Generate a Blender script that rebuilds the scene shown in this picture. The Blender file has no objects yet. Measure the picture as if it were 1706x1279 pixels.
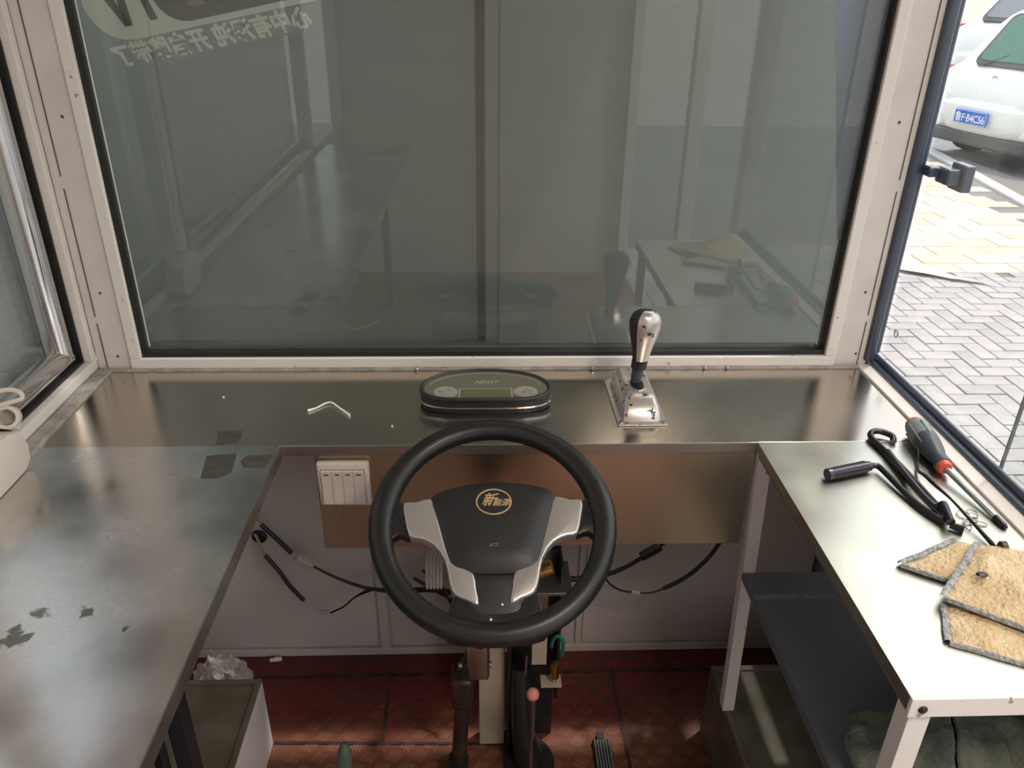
import bpy, bmesh, math, random
from mathutils import Vector, Matrix, Euler, noise
random.seed(7)
S = bpy.context.scene
COL = S.collection
R = math.radians

# ------------------------------------------------------------------ camera
cam_d = bpy.data.cameras.new('camera')
cam = bpy.data.objects.new('camera', cam_d); COL.objects.link(cam); S.camera = cam
cam_d.sensor_width = 36.0
cam_d.lens = 1312.15 / 1706 * 36.0
cam_d.clip_start = 0.01
YAW, PITCH, ROLL = 0.0405, 0.47105, 0.01319
f = Vector((math.sin(YAW)*math.cos(PITCH), math.cos(YAW)*math.cos(PITCH), -math.sin(PITCH)))
r = f.cross(Vector((0, 0, 1))).normalized(); u = r.cross(f)
r2 = r*math.cos(ROLL) + u*math.sin(ROLL); u2 = -r*math.sin(ROLL) + u*math.cos(ROLL)
cam.matrix_world = Matrix(((r2.x, u2.x, -f.x, 0), (r2.y, u2.y, -f.y, 0), (r2.z, u2.z, -f.z, 1.45), (0, 0, 0, 1)))

# ------------------------------------------------------------------ light
W = bpy.data.worlds.new('sky'); S.world = W; W.use_nodes = True
wn = W.node_tree; bgn = wn.nodes['Background']
sky = wn.nodes.new('ShaderNodeTexSky'); sky.sky_type = 'NISHITA'; sky.sun_disc = False
sky.sun_elevation = R(58); sky.sun_rotation = R(52); sky.air_density = 1.3; sky.dust_density = 3.0
mixs = wn.nodes.new('ShaderNodeMix'); mixs.data_type = 'RGBA'; mixs.inputs[0].default_value = 0.55
wn.links.new(sky.outputs[0], mixs.inputs[6]); mixs.inputs[7].default_value = (4.5, 4.4, 4.1, 1)
wn.links.new(mixs.outputs[2], bgn.inputs[0]); bgn.inputs[1].default_value = 0.42
sun_d = bpy.data.lights.new('sun', 'SUN'); sun_d.energy = 2.3; sun_d.angle = R(2.5); sun_d.color = (1, .96, .9)
sun = bpy.data.objects.new('sun', sun_d); COL.objects.link(sun)
sun.rotation_euler = Vector((0.33, 0.26, 0.90)).to_track_quat('Z', 'Y').to_euler()
cl_d = bpy.data.lights.new('cabin_fill_light', 'AREA'); cl_d.energy = 11; cl_d.size = .3; cl_d.color = (1, .84, .70)  # added warm fill light, the cabin has no such lamp
cl_ = bpy.data.objects.new('cabin_fill_light', cl_d); COL.objects.link(cl_); cl_.location = (.60, -.02, 1.93)
S.view_settings.view_transform = 'Standard'; S.view_settings.look = 'None'
S.view_settings.gamma = 1.0; S.view_settings.use_curve_mapping = False
S.view_settings.exposure = 0.0

# ------------------------------------------------------------------ materials
def mat(name, col, rough=.5, metal=0.0, var=0.0, scale=8.0, bump=0.0, bscale=60.0, col2=None, stretch=None, spec=.5, rvar=0.0, coat=0.0, **kw):
    m = bpy.data.materials.new(name); m.use_nodes = True
    nt = m.node_tree; b = nt.nodes['Principled BSDF']
    b.inputs['Base Color'].default_value = (*col, 1); b.inputs['Roughness'].default_value = rough
    b.inputs['Metallic'].default_value = metal; b.inputs['Specular IOR Level'].default_value = spec
    b.inputs['Coat Weight'].default_value = coat
    tc = nt.nodes.new('ShaderNodeTexCoord'); mp = nt.nodes.new('ShaderNodeMapping')
    nt.links.new(tc.outputs['Object'], mp.inputs[0])
    if stretch: mp.inputs['Scale'].default_value = stretch
    def nz(sc, det=5):
        n = nt.nodes.new('ShaderNodeTexNoise'); n.inputs['Scale'].default_value = sc; n.inputs['Detail'].default_value = det
        nt.links.new(mp.outputs[0], n.inputs[0]); return n
    if var > 0 or col2:
        n = nz(scale); cr = nt.nodes.new('ShaderNodeValToRGB')
        cr.color_ramp.elements[0].position = .35; cr.color_ramp.elements[1].position = .65
        c2 = col2 if col2 else tuple(max(0, c*(1-var)) for c in col)
        cr.color_ramp.elements[0].color = (*c2, 1); cr.color_ramp.elements[1].color = (*col, 1)
        nt.links.new(n.outputs[0], cr.inputs[0]); nt.links.new(cr.outputs[0], b.inputs['Base Color'])
    if rvar > 0:
        n = nz(scale*1.3, 6); mr = nt.nodes.new('ShaderNodeMapRange')
        mr.inputs[1].default_value = .3; mr.inputs[2].default_value = .7
        mr.inputs[3].default_value = max(0.02, rough-rvar); mr.inputs[4].default_value = rough+rvar
        nt.links.new(n.outputs[0], mr.inputs[0]); nt.links.new(mr.outputs[0], b.inputs['Roughness'])
    if bump > 0:
        n = nz(bscale, 3); bp = nt.nodes.new('ShaderNodeBump'); bp.inputs['Strength'].default_value = bump
        bp.inputs['Distance'].default_value = .01
        nt.links.new(n.outputs[0], bp.inputs['Height']); nt.links.new(bp.outputs[0], b.inputs['Normal'])
    for k, v in kw.items(): b.inputs[k.replace('_', ' ')].default_value = v
    return m

def steel(name, base=(.62, .60, .56), rough=.22, stretch=(3, 60, 3), smear=None, bump=.03, wear=.25, cdet=2.0, rv=.13):
    """brushed sheet: fine stretched grain, cloudy wiped patches, optional smears (x, y, radius)"""
    m = bpy.data.materials.new(name); m.use_nodes = True
    nt = m.node_tree; L = nt.links.new; b = nt.nodes['Principled BSDF']; b.inputs['Metallic'].default_value = 1
    g = nt.nodes.new('ShaderNodeNewGeometry')
    mp = nt.nodes.new('ShaderNodeMapping'); mp.inputs['Scale'].default_value = stretch; L(g.outputs['Position'], mp.inputs[0])
    gr = nt.nodes.new('ShaderNodeTexNoise'); gr.inputs['Scale'].default_value = 22; gr.inputs['Detail'].default_value = 4; L(mp.outputs[0], gr.inputs[0])
    cl = nt.nodes.new('ShaderNodeTexNoise'); cl.inputs['Scale'].default_value = 5.5; cl.inputs['Detail'].default_value = cdet; cl.inputs['Roughness'].default_value = .5
    L(g.outputs['Position'], cl.inputs[0])
    mr = nt.nodes.new('ShaderNodeMapRange'); L(cl.outputs[0], mr.inputs[0])
    mr.inputs[1].default_value = .25; mr.inputs[2].default_value = .75; mr.interpolation_type = 'SMOOTHSTEP'; mr.inputs[3].default_value = rough-.05; mr.inputs[4].default_value = rough+rv
    ad = nt.nodes.new('ShaderNodeMath'); ad.operation = 'MULTIPLY_ADD'; L(gr.outputs[0], ad.inputs[0]); ad.inputs[1].default_value = .05; L(mr.outputs[0], ad.inputs[2])
    L(ad.outputs[0], b.inputs['Roughness'])
    cr = nt.nodes.new('ShaderNodeValToRGB'); L(cl.outputs[0], cr.inputs[0])
    cr.color_ramp.interpolation = 'EASE'; cr.color_ramp.elements[0].position = .28; cr.color_ramp.elements[1].position = .68
    cr.color_ramp.elements[0].color = (*[c*(1-wear) for c in base], 1); cr.color_ramp.elements[1].color = (*base, 1)
    out = cr.outputs[0]
    for (sx, sy, sr) in (smear or []):
        vd = nt.nodes.new('ShaderNodeVectorMath'); vd.operation = 'DISTANCE'; L(g.outputs['Position'], vd.inputs[0]); vd.inputs[1].default_value = (sx, sy, .8)
        n = nt.nodes.new('ShaderNodeTexNoise'); n.inputs['Scale'].default_value = 30; n.inputs['Detail'].default_value = 6; n.inputs['Distortion'].default_value = 1.6; L(g.outputs['Position'], n.inputs[0])
        m1 = nt.nodes.new('ShaderNodeMapRange'); L(vd.outputs['Value'], m1.inputs[0]); m1.inputs[1].default_value = sr; m1.inputs[2].default_value = 0
        m1.inputs[3].default_value = -.5; m1.inputs[4].default_value = .16
        a2 = nt.nodes.new('ShaderNodeMath'); a2.operation = 'ADD'; L(m1.outputs[0], a2.inputs[0]); L(n.outputs[0], a2.inputs[1])
        m2 = nt.nodes.new('ShaderNodeMapRange'); L(a2.outputs[0], m2.inputs[0]); m2.inputs[1].default_value = .5; m2.inputs[2].default_value = .56
        mx = nt.nodes.new('ShaderNodeMix'); mx.data_type = 'RGBA'; L(m2.outputs[0], mx.inputs[0]); L(out, mx.inputs[6]); mx.inputs[7].default_value = (.22, .21, .19, 1)
        out = mx.outputs[2]
    L(out, b.inputs['Base Color'])
    bp = nt.nodes.new('ShaderNodeBump'); bp.inputs['Strength'].default_value = bump; bp.inputs['Distance'].default_value = .004
    L(cl.outputs[0], bp.inputs['Height']); L(bp.outputs[0], b.inputs['Normal'])
    return m

def glass(name, tint, refl_ior=1.5, haze=0.0, rough=0.0):
    m = bpy.data.materials.new(name); m.use_nodes = True
    nt = m.node_tree; nt.nodes.clear(); L = nt.links.new
    o = nt.nodes.new('ShaderNodeOutputMaterial'); t = nt.nodes.new('ShaderNodeBsdfTransparent'); t.inputs[0].default_value = (*tint, 1)
    g = nt.nodes.new('ShaderNodeBsdfGlossy'); g.inputs['Roughness'].default_value = rough
    # Schlick reflectance, the same from either side of the pane (refl_ior = reflectance at normal incidence, per face)
    lw = nt.nodes.new('ShaderNodeLayerWeight'); lw.inputs[0].default_value = .5
    pw = nt.nodes.new('ShaderNodeMath'); pw.operation = 'POWER'; L(lw.outputs['Facing'], pw.inputs[0]); pw.inputs[1].default_value = 5
    ma = nt.nodes.new('ShaderNodeMath'); ma.operation = 'MULTIPLY_ADD'; L(pw.outputs[0], ma.inputs[0]); ma.inputs[1].default_value = 1-refl_ior; ma.inputs[2].default_value = refl_ior
    mx = nt.nodes.new('ShaderNodeMixShader'); L(ma.outputs[0], mx.inputs[0]); L(t.outputs[0], mx.inputs[1]); L(g.outputs[0], mx.inputs[2])
    last = mx.outputs[0]
    if haze > 0:
        d = nt.nodes.new('ShaderNodeBsdfDiffuse'); d.inputs[0].default_value = (.75, .76, .74, 1)
        geo = nt.nodes.new('ShaderNodeNewGeometry'); mp = nt.nodes.new('ShaderNodeMapping'); mp.inputs['Scale'].default_value = (2, 2, 14)
        L(geo.outputs['Position'], mp.inputs[0])
        n = nt.nodes.new('ShaderNodeTexNoise'); n.inputs['Scale'].default_value = 6; n.inputs['Detail'].default_value = 6; L(mp.outputs[0], n.inputs[0])
        mr = nt.nodes.new('ShaderNodeMapRange'); L(n.outputs[0], mr.inputs[0]); mr.inputs[1].default_value = .3; mr.inputs[2].default_value = .8
        mr.inputs[3].default_value = haze*.85; mr.inputs[4].default_value = haze*1.2
        m2 = nt.nodes.new('ShaderNodeMixShader'); L(mr.outputs[0], m2.inputs[0]); L(last, m2.inputs[1]); L(d.outputs[0], m2.inputs[2]); last = m2.outputs[0]
    L(last, o.inputs[0])
    return m

M = {}
M['steel_dash'] = steel('brushed_steel_dashboard', base=(.56, .50, .43), rough=.17, stretch=(60, 3, 3), wear=.05, bump=0, cdet=0.0, rv=.05)
M['steel_left'] = steel('worn_steel_left_counter', base=(.76, .73, .70), rough=.15, smear=[(-.505, .700, .062), (-.455, .705, .040), (-.52, .665, .055), (-.40, .675, .022)], wear=.42, bump=0, cdet=4.0)
M['steel_right'] = steel('steel_right_table', base=(.585, .59, .525), rough=.27, wear=.12, bump=0)
M['steel_fascia'] = steel('steel_fascia_panel', base=(.50, .45, .34), rough=.27, stretch=(60, 3, 3), wear=.06, bump=.005)
M['steel_lip'] = steel('steel_folded_lip', base=(.42, .39, .35), rough=.38, stretch=(60, 3, 3), wear=.1, bump=0)
M['white_paint'] = mat('off_white_painted_metal', (.74, .69, .65), .38, var=.10, scale=12, bump=.02)
M['white_frame'] = mat('white_window_bead', (.80, .75, .71), .35, var=.05, scale=20)
M['sealant'] = mat('grey_sealant', (.45, .41, .37), .55, var=.35, scale=40, bump=.3, bscale=120)
M['rubber'] = mat('black_rubber', (.012, .012, .012), .5)
M['blue_rubber'] = mat('dark_blue_grey_seal', (.055, .07, .105), .33, coat=.3)
M['chrome_tube'] = mat('polished_tube', (.62, .61, .60), .16, 1.0, rvar=.05, scale=5)
M['wall_panel'] = mat('grey_lower_wall_paint', (.62, .57, .53), .5, var=.10, scale=5, bump=.02)
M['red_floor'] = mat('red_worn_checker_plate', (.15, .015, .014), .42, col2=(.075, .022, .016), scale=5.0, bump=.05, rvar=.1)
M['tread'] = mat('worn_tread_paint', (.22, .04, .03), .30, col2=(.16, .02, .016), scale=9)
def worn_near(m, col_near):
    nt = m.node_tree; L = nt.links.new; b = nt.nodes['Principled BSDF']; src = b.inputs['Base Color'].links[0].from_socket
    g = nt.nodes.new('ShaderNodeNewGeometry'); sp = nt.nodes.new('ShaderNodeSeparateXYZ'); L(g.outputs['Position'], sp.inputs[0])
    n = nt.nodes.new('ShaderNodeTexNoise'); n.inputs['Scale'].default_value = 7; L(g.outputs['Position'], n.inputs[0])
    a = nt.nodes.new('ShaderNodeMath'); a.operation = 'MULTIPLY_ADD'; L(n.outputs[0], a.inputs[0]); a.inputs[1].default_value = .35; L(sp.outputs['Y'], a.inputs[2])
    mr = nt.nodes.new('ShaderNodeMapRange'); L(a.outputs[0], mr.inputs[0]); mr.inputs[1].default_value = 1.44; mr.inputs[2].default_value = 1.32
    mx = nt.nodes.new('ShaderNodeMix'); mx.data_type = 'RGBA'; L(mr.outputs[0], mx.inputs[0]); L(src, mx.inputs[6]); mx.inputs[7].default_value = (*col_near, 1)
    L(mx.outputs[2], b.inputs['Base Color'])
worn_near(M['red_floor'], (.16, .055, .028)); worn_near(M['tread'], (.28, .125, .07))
M['grey_under'] = mat('dark_grey_underparts', (.13, .135, .15), .42, var=.2, scale=4)  # for the right wall this dark tone holds painted shade
M['shelf'] = mat('dark_slate_shelf', (.17, .19, .22), .35, var=.15, scale=3)
M['box_top'] = mat('dull_brown_galvanised', (.26, .235, .18), .45, .5, col2=(.17, .145, .10), scale=14, rvar=.1, bump=.03)
M['black_plastic'] = mat('black_plastic', (.018, .018, .019), .42, bump=.03, bscale=400)
M['rim_leather'] = mat('black_wheel_rim', (.012, .0125, .012), .38, bump=.04, bscale=300)
M['pad_plastic'] = mat('charcoal_hub_pad', (.016, .016, .017), .45, bump=.06, bscale=500)
M['silver'] = mat('silver_spoke_paint', (.56, .54, .51), .33, .75)
M['gold'] = mat('gold_print', (.80, .58, .30), .4, .5)
M['chrome'] = mat('chrome', (.72, .69, .67), .12, 1.0, rvar=.05, scale=30)
M['chip_chrome'] = mat('chipped_chrome', (.62, .57, .55), .22, .9, col2=(.60, .55, .53), scale=30, rvar=.06)
M['pitted'] = mat('flaked_chrome', (.62, .57, .545), .30, .7)
def flake(m, sc, thr, dark=(.03, .028, .026)):
    nt = m.node_tree; b = nt.nodes['Principled BSDF']; L = nt.links.new
    tc = nt.nodes.new('ShaderNodeTexCoord'); n = nt.nodes.new('ShaderNodeTexNoise'); n.inputs['Scale'].default_value = sc; n.inputs['Detail'].default_value = 4
    L(tc.outputs['Object'], n.inputs[0])
    mr = nt.nodes.new('ShaderNodeMapRange'); L(n.outputs[0], mr.inputs[0]); mr.inputs[1].default_value = thr; mr.inputs[2].default_value = thr+.015
    mx = nt.nodes.new('ShaderNodeMix'); mx.data_type = 'RGBA'; L(mr.outputs[0], mx.inputs[0])
    mx.inputs[6].default_value = b.inputs['Base Color'].default_value; mx.inputs[7].default_value = (*dark, 1); L(mx.outputs[2], b.inputs['Base Color'])
    m3 = nt.nodes.new('ShaderNodeMapRange'); L(mr.outputs[0], m3.inputs[0]); m3.inputs[3].default_value = b.inputs['Metallic'].default_value; m3.inputs[4].default_value = 0
    L(m3.outputs[0], b.inputs['Metallic'])
flake(M['pitted'], 85, .625)
flake(M['white_frame'], 60, .70, (.35, .28, .22))
M['lens'] = mat('dark_glossy_lens', (.13, .12, .09), .14, coat=.6)
M['lens_grey'] = mat('grey_print', (.27, .255, .21), .3)
M['lens_screen'] = mat('lcd_screen', (.115, .11, .07), .2)
M['switch_white'] = mat('warm_white_plastic', (.74, .66, .61), .35)
M['mark_dark'] = mat('dark_mark', (.10, .08, .07), .6)
M['cable'] = mat('black_cable', (.012, .011, .011), .45)
M['cable_brown'] = mat('dark_brown_sheath', (.035, .018, .016), .45)
M['clear_plastic'] = mat('milky_connector', (.48, .44, .40), .35)
M['yellow_wire'] = mat('tan_wire', (.55, .36, .20), .5)
M['rust_dark'] = mat('greasy_dark_steel', (.045, .03, .026), .42, .55, col2=(.09, .05, .04), scale=30)
M['cream_paint'] = mat('cream_painted_steel', (.52, .43, .33), .5, var=.3, scale=8)
M['black_metal'] = mat('black_bracket_paint', (.016, .016, .018), .38)
M['bare_metal'] = mat('bare_steel', (.42, .40, .36), .3, 1.0)
M['brass'] = mat('yellow_zinc', (.55, .36, .12), .3, 1.0)
M['pink'] = mat('salmon_plastic_ball', (.72, .26, .20), .4)
M['green_wire'] = mat('green_wire', (.01, .19, .13), .4)
M['tool_black'] = mat('blackened_tool_steel', (.05, .045, .05), .28, .8)
M['tool_purple'] = mat('socket_steel', (.10, .085, .10), .3, .85)
M['grip_grey'] = mat('grey_green_grip', (.19, .22, .22), .5)
M['grip_dark'] = mat('dark_blue_grey_grip', (.045, .055, .07), .45)
M['grip_red'] = mat('red_orange_plastic', (.62, .10, .06), .4)
M['fleece'] = mat('tan_fleece', (.78, .62, .41), .95, col2=(.60, .45, .27), scale=26, bump=.7, bscale=190, spec=.1)
M['edging'] = mat('grey_stitching', (.50, .51, .52), .85, col2=(.24, .25, .27), scale=160, bump=.6, bscale=300, spec=.1)
M['olive'] = mat('olive_grey_cloth', (.20, .21, .16), .9, col2=(.085, .10, .085), scale=20, bump=.5, bscale=90, spec=.1)
M['olive_light'] = mat('yellow_green_cloth', (.42, .41, .22), .9, var=.3, scale=20, bump=.4, bscale=90, spec=.1)
M['milky'] = mat('crumpled_clear_film', (.62, .58, .55), .25, Alpha=.42)
M['white_scrap'] = mat('white_scrap', (.82, .80, .76), .5)
M['tape'] = mat('grimy_tape', (.11, .10, .08), .42, var=.4, scale=60)
M['holder'] = mat('aged_white_plastic', (.74, .67, .60), .38)
flake(M['holder'], 28, .70, (.30, .10, .03))
M['vinyl'] = mat('pale_frosted_vinyl', (.50, .52, .47), .6)
_nt = M['vinyl'].node_tree; _tl = _nt.nodes.new('ShaderNodeBsdfTranslucent'); _tl.inputs[0].default_value = (.88, .90, .84, 1)
_ms = _nt.nodes.new('ShaderNodeMixShader'); _ms.inputs[0].default_value = .55; _o = [n for n in _nt.nodes if n.type == 'OUTPUT_MATERIAL'][0]
_nt.links.new(_nt.nodes['Principled BSDF'].outputs[0], _ms.inputs[1]); _nt.links.new(_tl.outputs[0], _ms.inputs[2]); _nt.links.new(_ms.outputs[0], _o.inputs[0])
def translucent(name, m, col, w_):
    M[name] = m; nt = m.node_tree; tl = nt.nodes.new('ShaderNodeBsdfTranslucent'); tl.inputs[0].default_value = (*col, 1)
    ms = nt.nodes.new('ShaderNodeMixShader'); ms.inputs[0].default_value = w_; o = [n for n in nt.nodes if n.type == 'OUTPUT_MATERIAL'][0]
    nt.links.new(nt.nodes['Principled BSDF'].outputs[0], ms.inputs[1]); nt.links.new(tl.outputs[0], ms.inputs[2]); nt.links.new(ms.outputs[0], o.inputs[0])
translucent('film_blue', mat('blue_grey_film', (.30, .32, .40), .4, var=.4, scale=10), (.50, .54, .68), .7)
M['vinyl_dark'] = mat('dark_vinyl_print', (.06, .065, .055), .6)
M['booth'] = mat('grey_green_cladding', (.135, .152, .142), .5, var=.05, scale=2.0, stretch=(1, 1, 14), bump=.02)
M['booth_side'] = mat('pale_grey_side_cladding', (.58, .57, .54), .5, var=.06, scale=2.0)
M['booth_dark'] = mat('dark_cladding_gap', (.035, .035, .033), .6)
M['booth_light'] = mat('pale_cladding_edge', (.135, .145, .135), .45)

M['glass_front'] = glass('tinted_windscreen', (.90, .93, .90), .065, haze=.05)
M['glass_side'] = glass('clear_side_glass', (.98, .99, .985), .035, haze=.035)
M['glass_left'] = glass('dusty_left_glass', (.93, .95, .95), .05, haze=.26)
M['ceiling'] = mat('cream_ceiling', (.60, .56, .50), .6)
M['paver'] = mat('grey_paver', (.44, .41, .395), .8, var=.16, scale=6, bump=.2, bscale=60)
M['paver_pink'] = mat('pinkish_paver', (.47, .42, .405), .8, var=.14, scale=6, bump=.2, bscale=60)
M['paver_dark'] = mat('darker_paver', (.40, .38, .37), .8, var=.16, scale=6, bump=.2, bscale=60)
M['tile_tan'] = mat('tan_paving_tile', (.62, .51, .39), .8, var=.10, scale=6)
M['tile_tan2'] = mat('pale_tan_paving_tile', (.66, .57, .45), .8, var=.10, scale=6)
M['joint'] = mat('sandy_joint', (.22, .20, .185), .9)
M['curb'] = mat('pale_curb_stone', (.62, .60, .58), .8, var=.1)
M['asphalt'] = mat('light_asphalt', (.25, .25, .26), .85, var=.2, scale=3, bump=.2)
M['car_white'] = mat('white_car_paint', (.90, .91, .87), .18, coat=.8)
M['car_dark'] = mat('dark_car_plastic', (.10, .10, .10), .5)
M['car_glass'] = mat('green_tinted_glass', (.02, .15, .09), .06, coat=1.0)
M['van_glass'] = mat('grey_van_glass', (.16, .18, .20), .08, coat=1.0)
M['tyre'] = mat('tyre', (.02, .02, .02), .7)
M['tail_red'] = mat('tail_lamp_red', (.55, .05, .06), .15, coat=1)
M['plate_blue'] = mat('plate_blue', (.03, .16, .60), .35)
M['plate_white'] = mat('plate_white', (.85, .86, .88), .35)
M['lever_green'] = mat('grey_green_grip_sleeve', (.09, .13, .09), .5)

# ------------------------------------------------------------------ helpers
def tag(o, label=None, cat=None, group=None, kind=None):
    if label: o['label'] = label
    if cat: o['category'] = cat
    if group: o['group'] = group
    if kind: o['kind'] = kind
    return o

def link(name, me, m=None, parent=None, smooth=None):
    o = bpy.data.objects.new(name, me); COL.objects.link(o)
    if m and not me.materials: me.materials.append(M[m] if isinstance(m, str) else m)
    if parent is not None: o.parent = parent
    if smooth: shade(me, smooth)
    return o

def shade(me, ang=40):
    for p in me.polygons: p.use_smooth = True
    a = R(ang)
    bm = bmesh.new(); bm.from_mesh(me)
    for e in bm.edges:
        if len(e.link_faces) == 2: e.smooth = e.calc_face_angle(0) < a
    bm.to_mesh(me); bm.free()

def empty(name, loc=(0, 0, 0), label=None, cat=None, group=None, rot=None):
    o = bpy.data.objects.new(name, None); COL.objects.link(o); o.location = loc; o.empty_display_size = .02
    if rot is not None: o.rotation_euler = rot
    return tag(o, label, cat, group)

class MB:
    def __init__(s): s.bm = bmesh.new()
    def box(s, lo, hi, mtx=None, bevel=0.0):
        b = bmesh.new(); r = bmesh.ops.create_cube(b, size=1)
        lo = Vector(lo); hi = Vector(hi)
        for v in b.verts: v.co = Vector([lo[i]+(v.co[i]+.5)*(hi[i]-lo[i]) for i in range(3)])
        if bevel: bmesh.ops.bevel(b, geom=b.edges[:], offset=bevel, segments=2, affect='EDGES', profile=.5)
        s.merge(b, mtx); return s
    def merge(s, b, mtx=None):
        if mtx is not None: b.transform(mtx)
        me = bpy.data.meshes.new('tmp'); b.to_mesh(me); b.free(); s.bm.from_mesh(me); bpy.data.meshes.remove(me)
    def tube(s, pts, rad, n=10, caps=True, smooth=0, closed=False, mtx=None):
        pts = [Vector(p) for p in pts]
        rads = list(rad) if isinstance(rad, (list, tuple)) else [rad]*len(pts)
        if smooth and len(pts) > 2:
            P = []; Q = []
            N = len(pts)
            for i in range(N if closed else N-1):
                p0 = pts[(i-1) % N] if closed or i > 0 else pts[0]; p1 = pts[i]; p2 = pts[(i+1) % N]
                p3 = pts[(i+2) % N] if closed or i+2 < N else pts[-1]
                for k in range(smooth):
                    t = k/smooth
                    P.append(.5*((2*p1)+(-p0+p2)*t+(2*p0-5*p1+4*p2-p3)*t*t+(-p0+3*p1-3*p2+p3)*t**3))
                    Q.append(rads[i]*(1-t)+rads[(i+1) % N]*t)
            if not closed: P.append(pts[-1]); Q.append(rads[-1])
            pts, rads = P, Q
        N = len(pts); b = bmesh.new(); rings = []
        up = None
        for i, p in enumerate(pts):
            if closed: d = pts[(i+1) % N]-pts[i-1]
            else: d = pts[min(i+1, N-1)]-pts[max(i-1, 0)]
            d.normalize()
            if up is None:
                up = d.orthogonal().normalized()
            up = (up-d*up.dot(d)).normalized(); sd = d.cross(up)
            rings.append([b.verts.new(p+(up*math.cos(2*math.pi*k/n)+sd*math.sin(2*math.pi*k/n))*rads[i]) for k in range(n)])
        for i in range(N if closed else N-1):
            a = rings[i]; c = rings[(i+1) % N]
            for k in range(n): b.faces.new((a[k], a[(k+1) % n], c[(k+1) % n], c[k]))
        if caps and not closed:
            b.faces.new(rings[0][::-1]); b.faces.new(rings[-1])
        bmesh.ops.recalc_face_normals(b, faces=b.faces)
        s.merge(b, mtx); return s
    def lathe(s, prof, n=32, mtx=None, sx=1, sy=1):
        b = bmesh.new(); rings = []
        for (rr, z) in prof:
            if rr < 1e-6: rings.append([b.verts.new((0, 0, z))])
            else: rings.append([b.verts.new((rr*sx*math.cos(2*math.pi*k/n), rr*sy*math.sin(2*math.pi*k/n), z)) for k in range(n)])
        for a, c in zip(rings[:-1], rings[1:]):
            for k in range(n):
                k2 = (k+1) % n
                if len(a) == 1 and len(c) > 1: b.faces.new((a[0], c[k2], c[k]))
                elif len(c) == 1 and len(a) > 1: b.faces.new((a[k], a[k2], c[0]))
                elif len(a) > 1: b.faces.new((a[k], a[k2], c[k2], c[k]))
        if len(rings[0]) > 1: b.faces.new(rings[0][::-1])
        if len(rings[-1]) > 1: b.faces.new(rings[-1])
        bmesh.ops.recalc_face_normals(b, faces=b.faces)
        s.merge(b, mtx); return s
    def prism(s, poly, z0, z1, mtx=None, bevel=0.0, seg=2, top_only=True, dome=0.0):
        b = bmesh.new()
        vs = [b.verts.new((p[0], p[1], z0)) for p in poly]; fb = b.faces.new(vs)
        vt = [b.verts.new((p[0], p[1], z1)) for p in poly]; ft = b.faces.new(vt)
        n = len(poly)
        for i in range(n): b.faces.new((vs[i], vs[(i+1) % n], vt[(i+1) % n], vt[i]))
        bmesh.ops.recalc_face_normals(b, faces=b.faces)
        if bevel:
            es = [e for e in b.edges if all(abs(v.co.z-z1) < 1e-7 for v in e.verts)] if top_only else b.edges[:]
            bmesh.ops.bevel(b, geom=es, offset=bevel, segments=seg, affect='EDGES', profile=.5)
        s.merge(b, mtx); return s
    def loft(s, rings, closed=True, caps=True, mtx=None):
        b = bmesh.new(); rr = [[b.verts.new(p) for p in ring] for ring in rings]; n = len(rings[0])
        for a, c in zip(rr[:-1], rr[1:]):
            for k in range(n if closed else n-1):
                b.faces.new((a[k], a[(k+1) % n], c[(k+1) % n], c[k]))
        if caps and closed: b.faces.new(rr[0][::-1]); b.faces.new(rr[-1])
        bmesh.ops.recalc_face_normals(b, faces=b.faces)
        s.merge(b, mtx); return s
    def build(s, name, m, parent=None, smooth=None, origin=None, inv=None):
        """inv: put world-space geometry into a parent's local frame"""
        me = bpy.data.meshes.new(name)
        if inv is not None: s.bm.transform(inv)
        elif parent is not None and origin is None:
            s.bm.transform(Matrix.Translation(-parent.location) if parent.parent is None else Matrix.Identity(4))
        loc = None
        if origin is not None:
            s.bm.transform(Matrix.Translation(-Vector(origin))); loc = origin
        s.bm.to_mesh(me); s.bm.free()
        o = link(name, me, m, parent, smooth)
        if loc is not None: o.location = loc
        return o

def sub(mb, name, m, parent, smooth=None):
    """a sub-part: its parent is a part whose own frame has the thing's origin"""
    root = parent.parent
    if root is not None: mb.bm.transform(Matrix.Translation(-root.location))
    elif parent is not None: mb.bm.transform(Matrix.Translation(-parent.location))
    me = bpy.data.meshes.new(name); mb.bm.to_mesh(me); mb.bm.free()
    return link(name, me, m, parent, smooth)

def text_mesh(txt, size, extrude=.0003, shear=0.0, spacing=1.0, align='CENTER', offset=0.0):
    cu = bpy.data.curves.new('t', 'FONT'); cu.body = txt; cu.size = size; cu.extrude = extrude; cu.align_x = align; cu.align_y = 'CENTER'
    cu.shear = shear; cu.space_character = spacing; cu.offset = offset
    o = bpy.data.objects.new('t', cu); COL.objects.link(o)
    dg = bpy.context.evaluated_depsgraph_get(); dg.update()
    me = bpy.data.meshes.new_from_object(o.evaluated_get(dg)); bpy.data.objects.remove(o); bpy.data.curves.remove(cu)
    b = bmesh.new(); b.from_mesh(me); bpy.data.meshes.remove(me); return b

def struct(mb, name, m, **k):
    o = mb.build(name, m, **k); o['kind'] = 'structure'; return o

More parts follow.
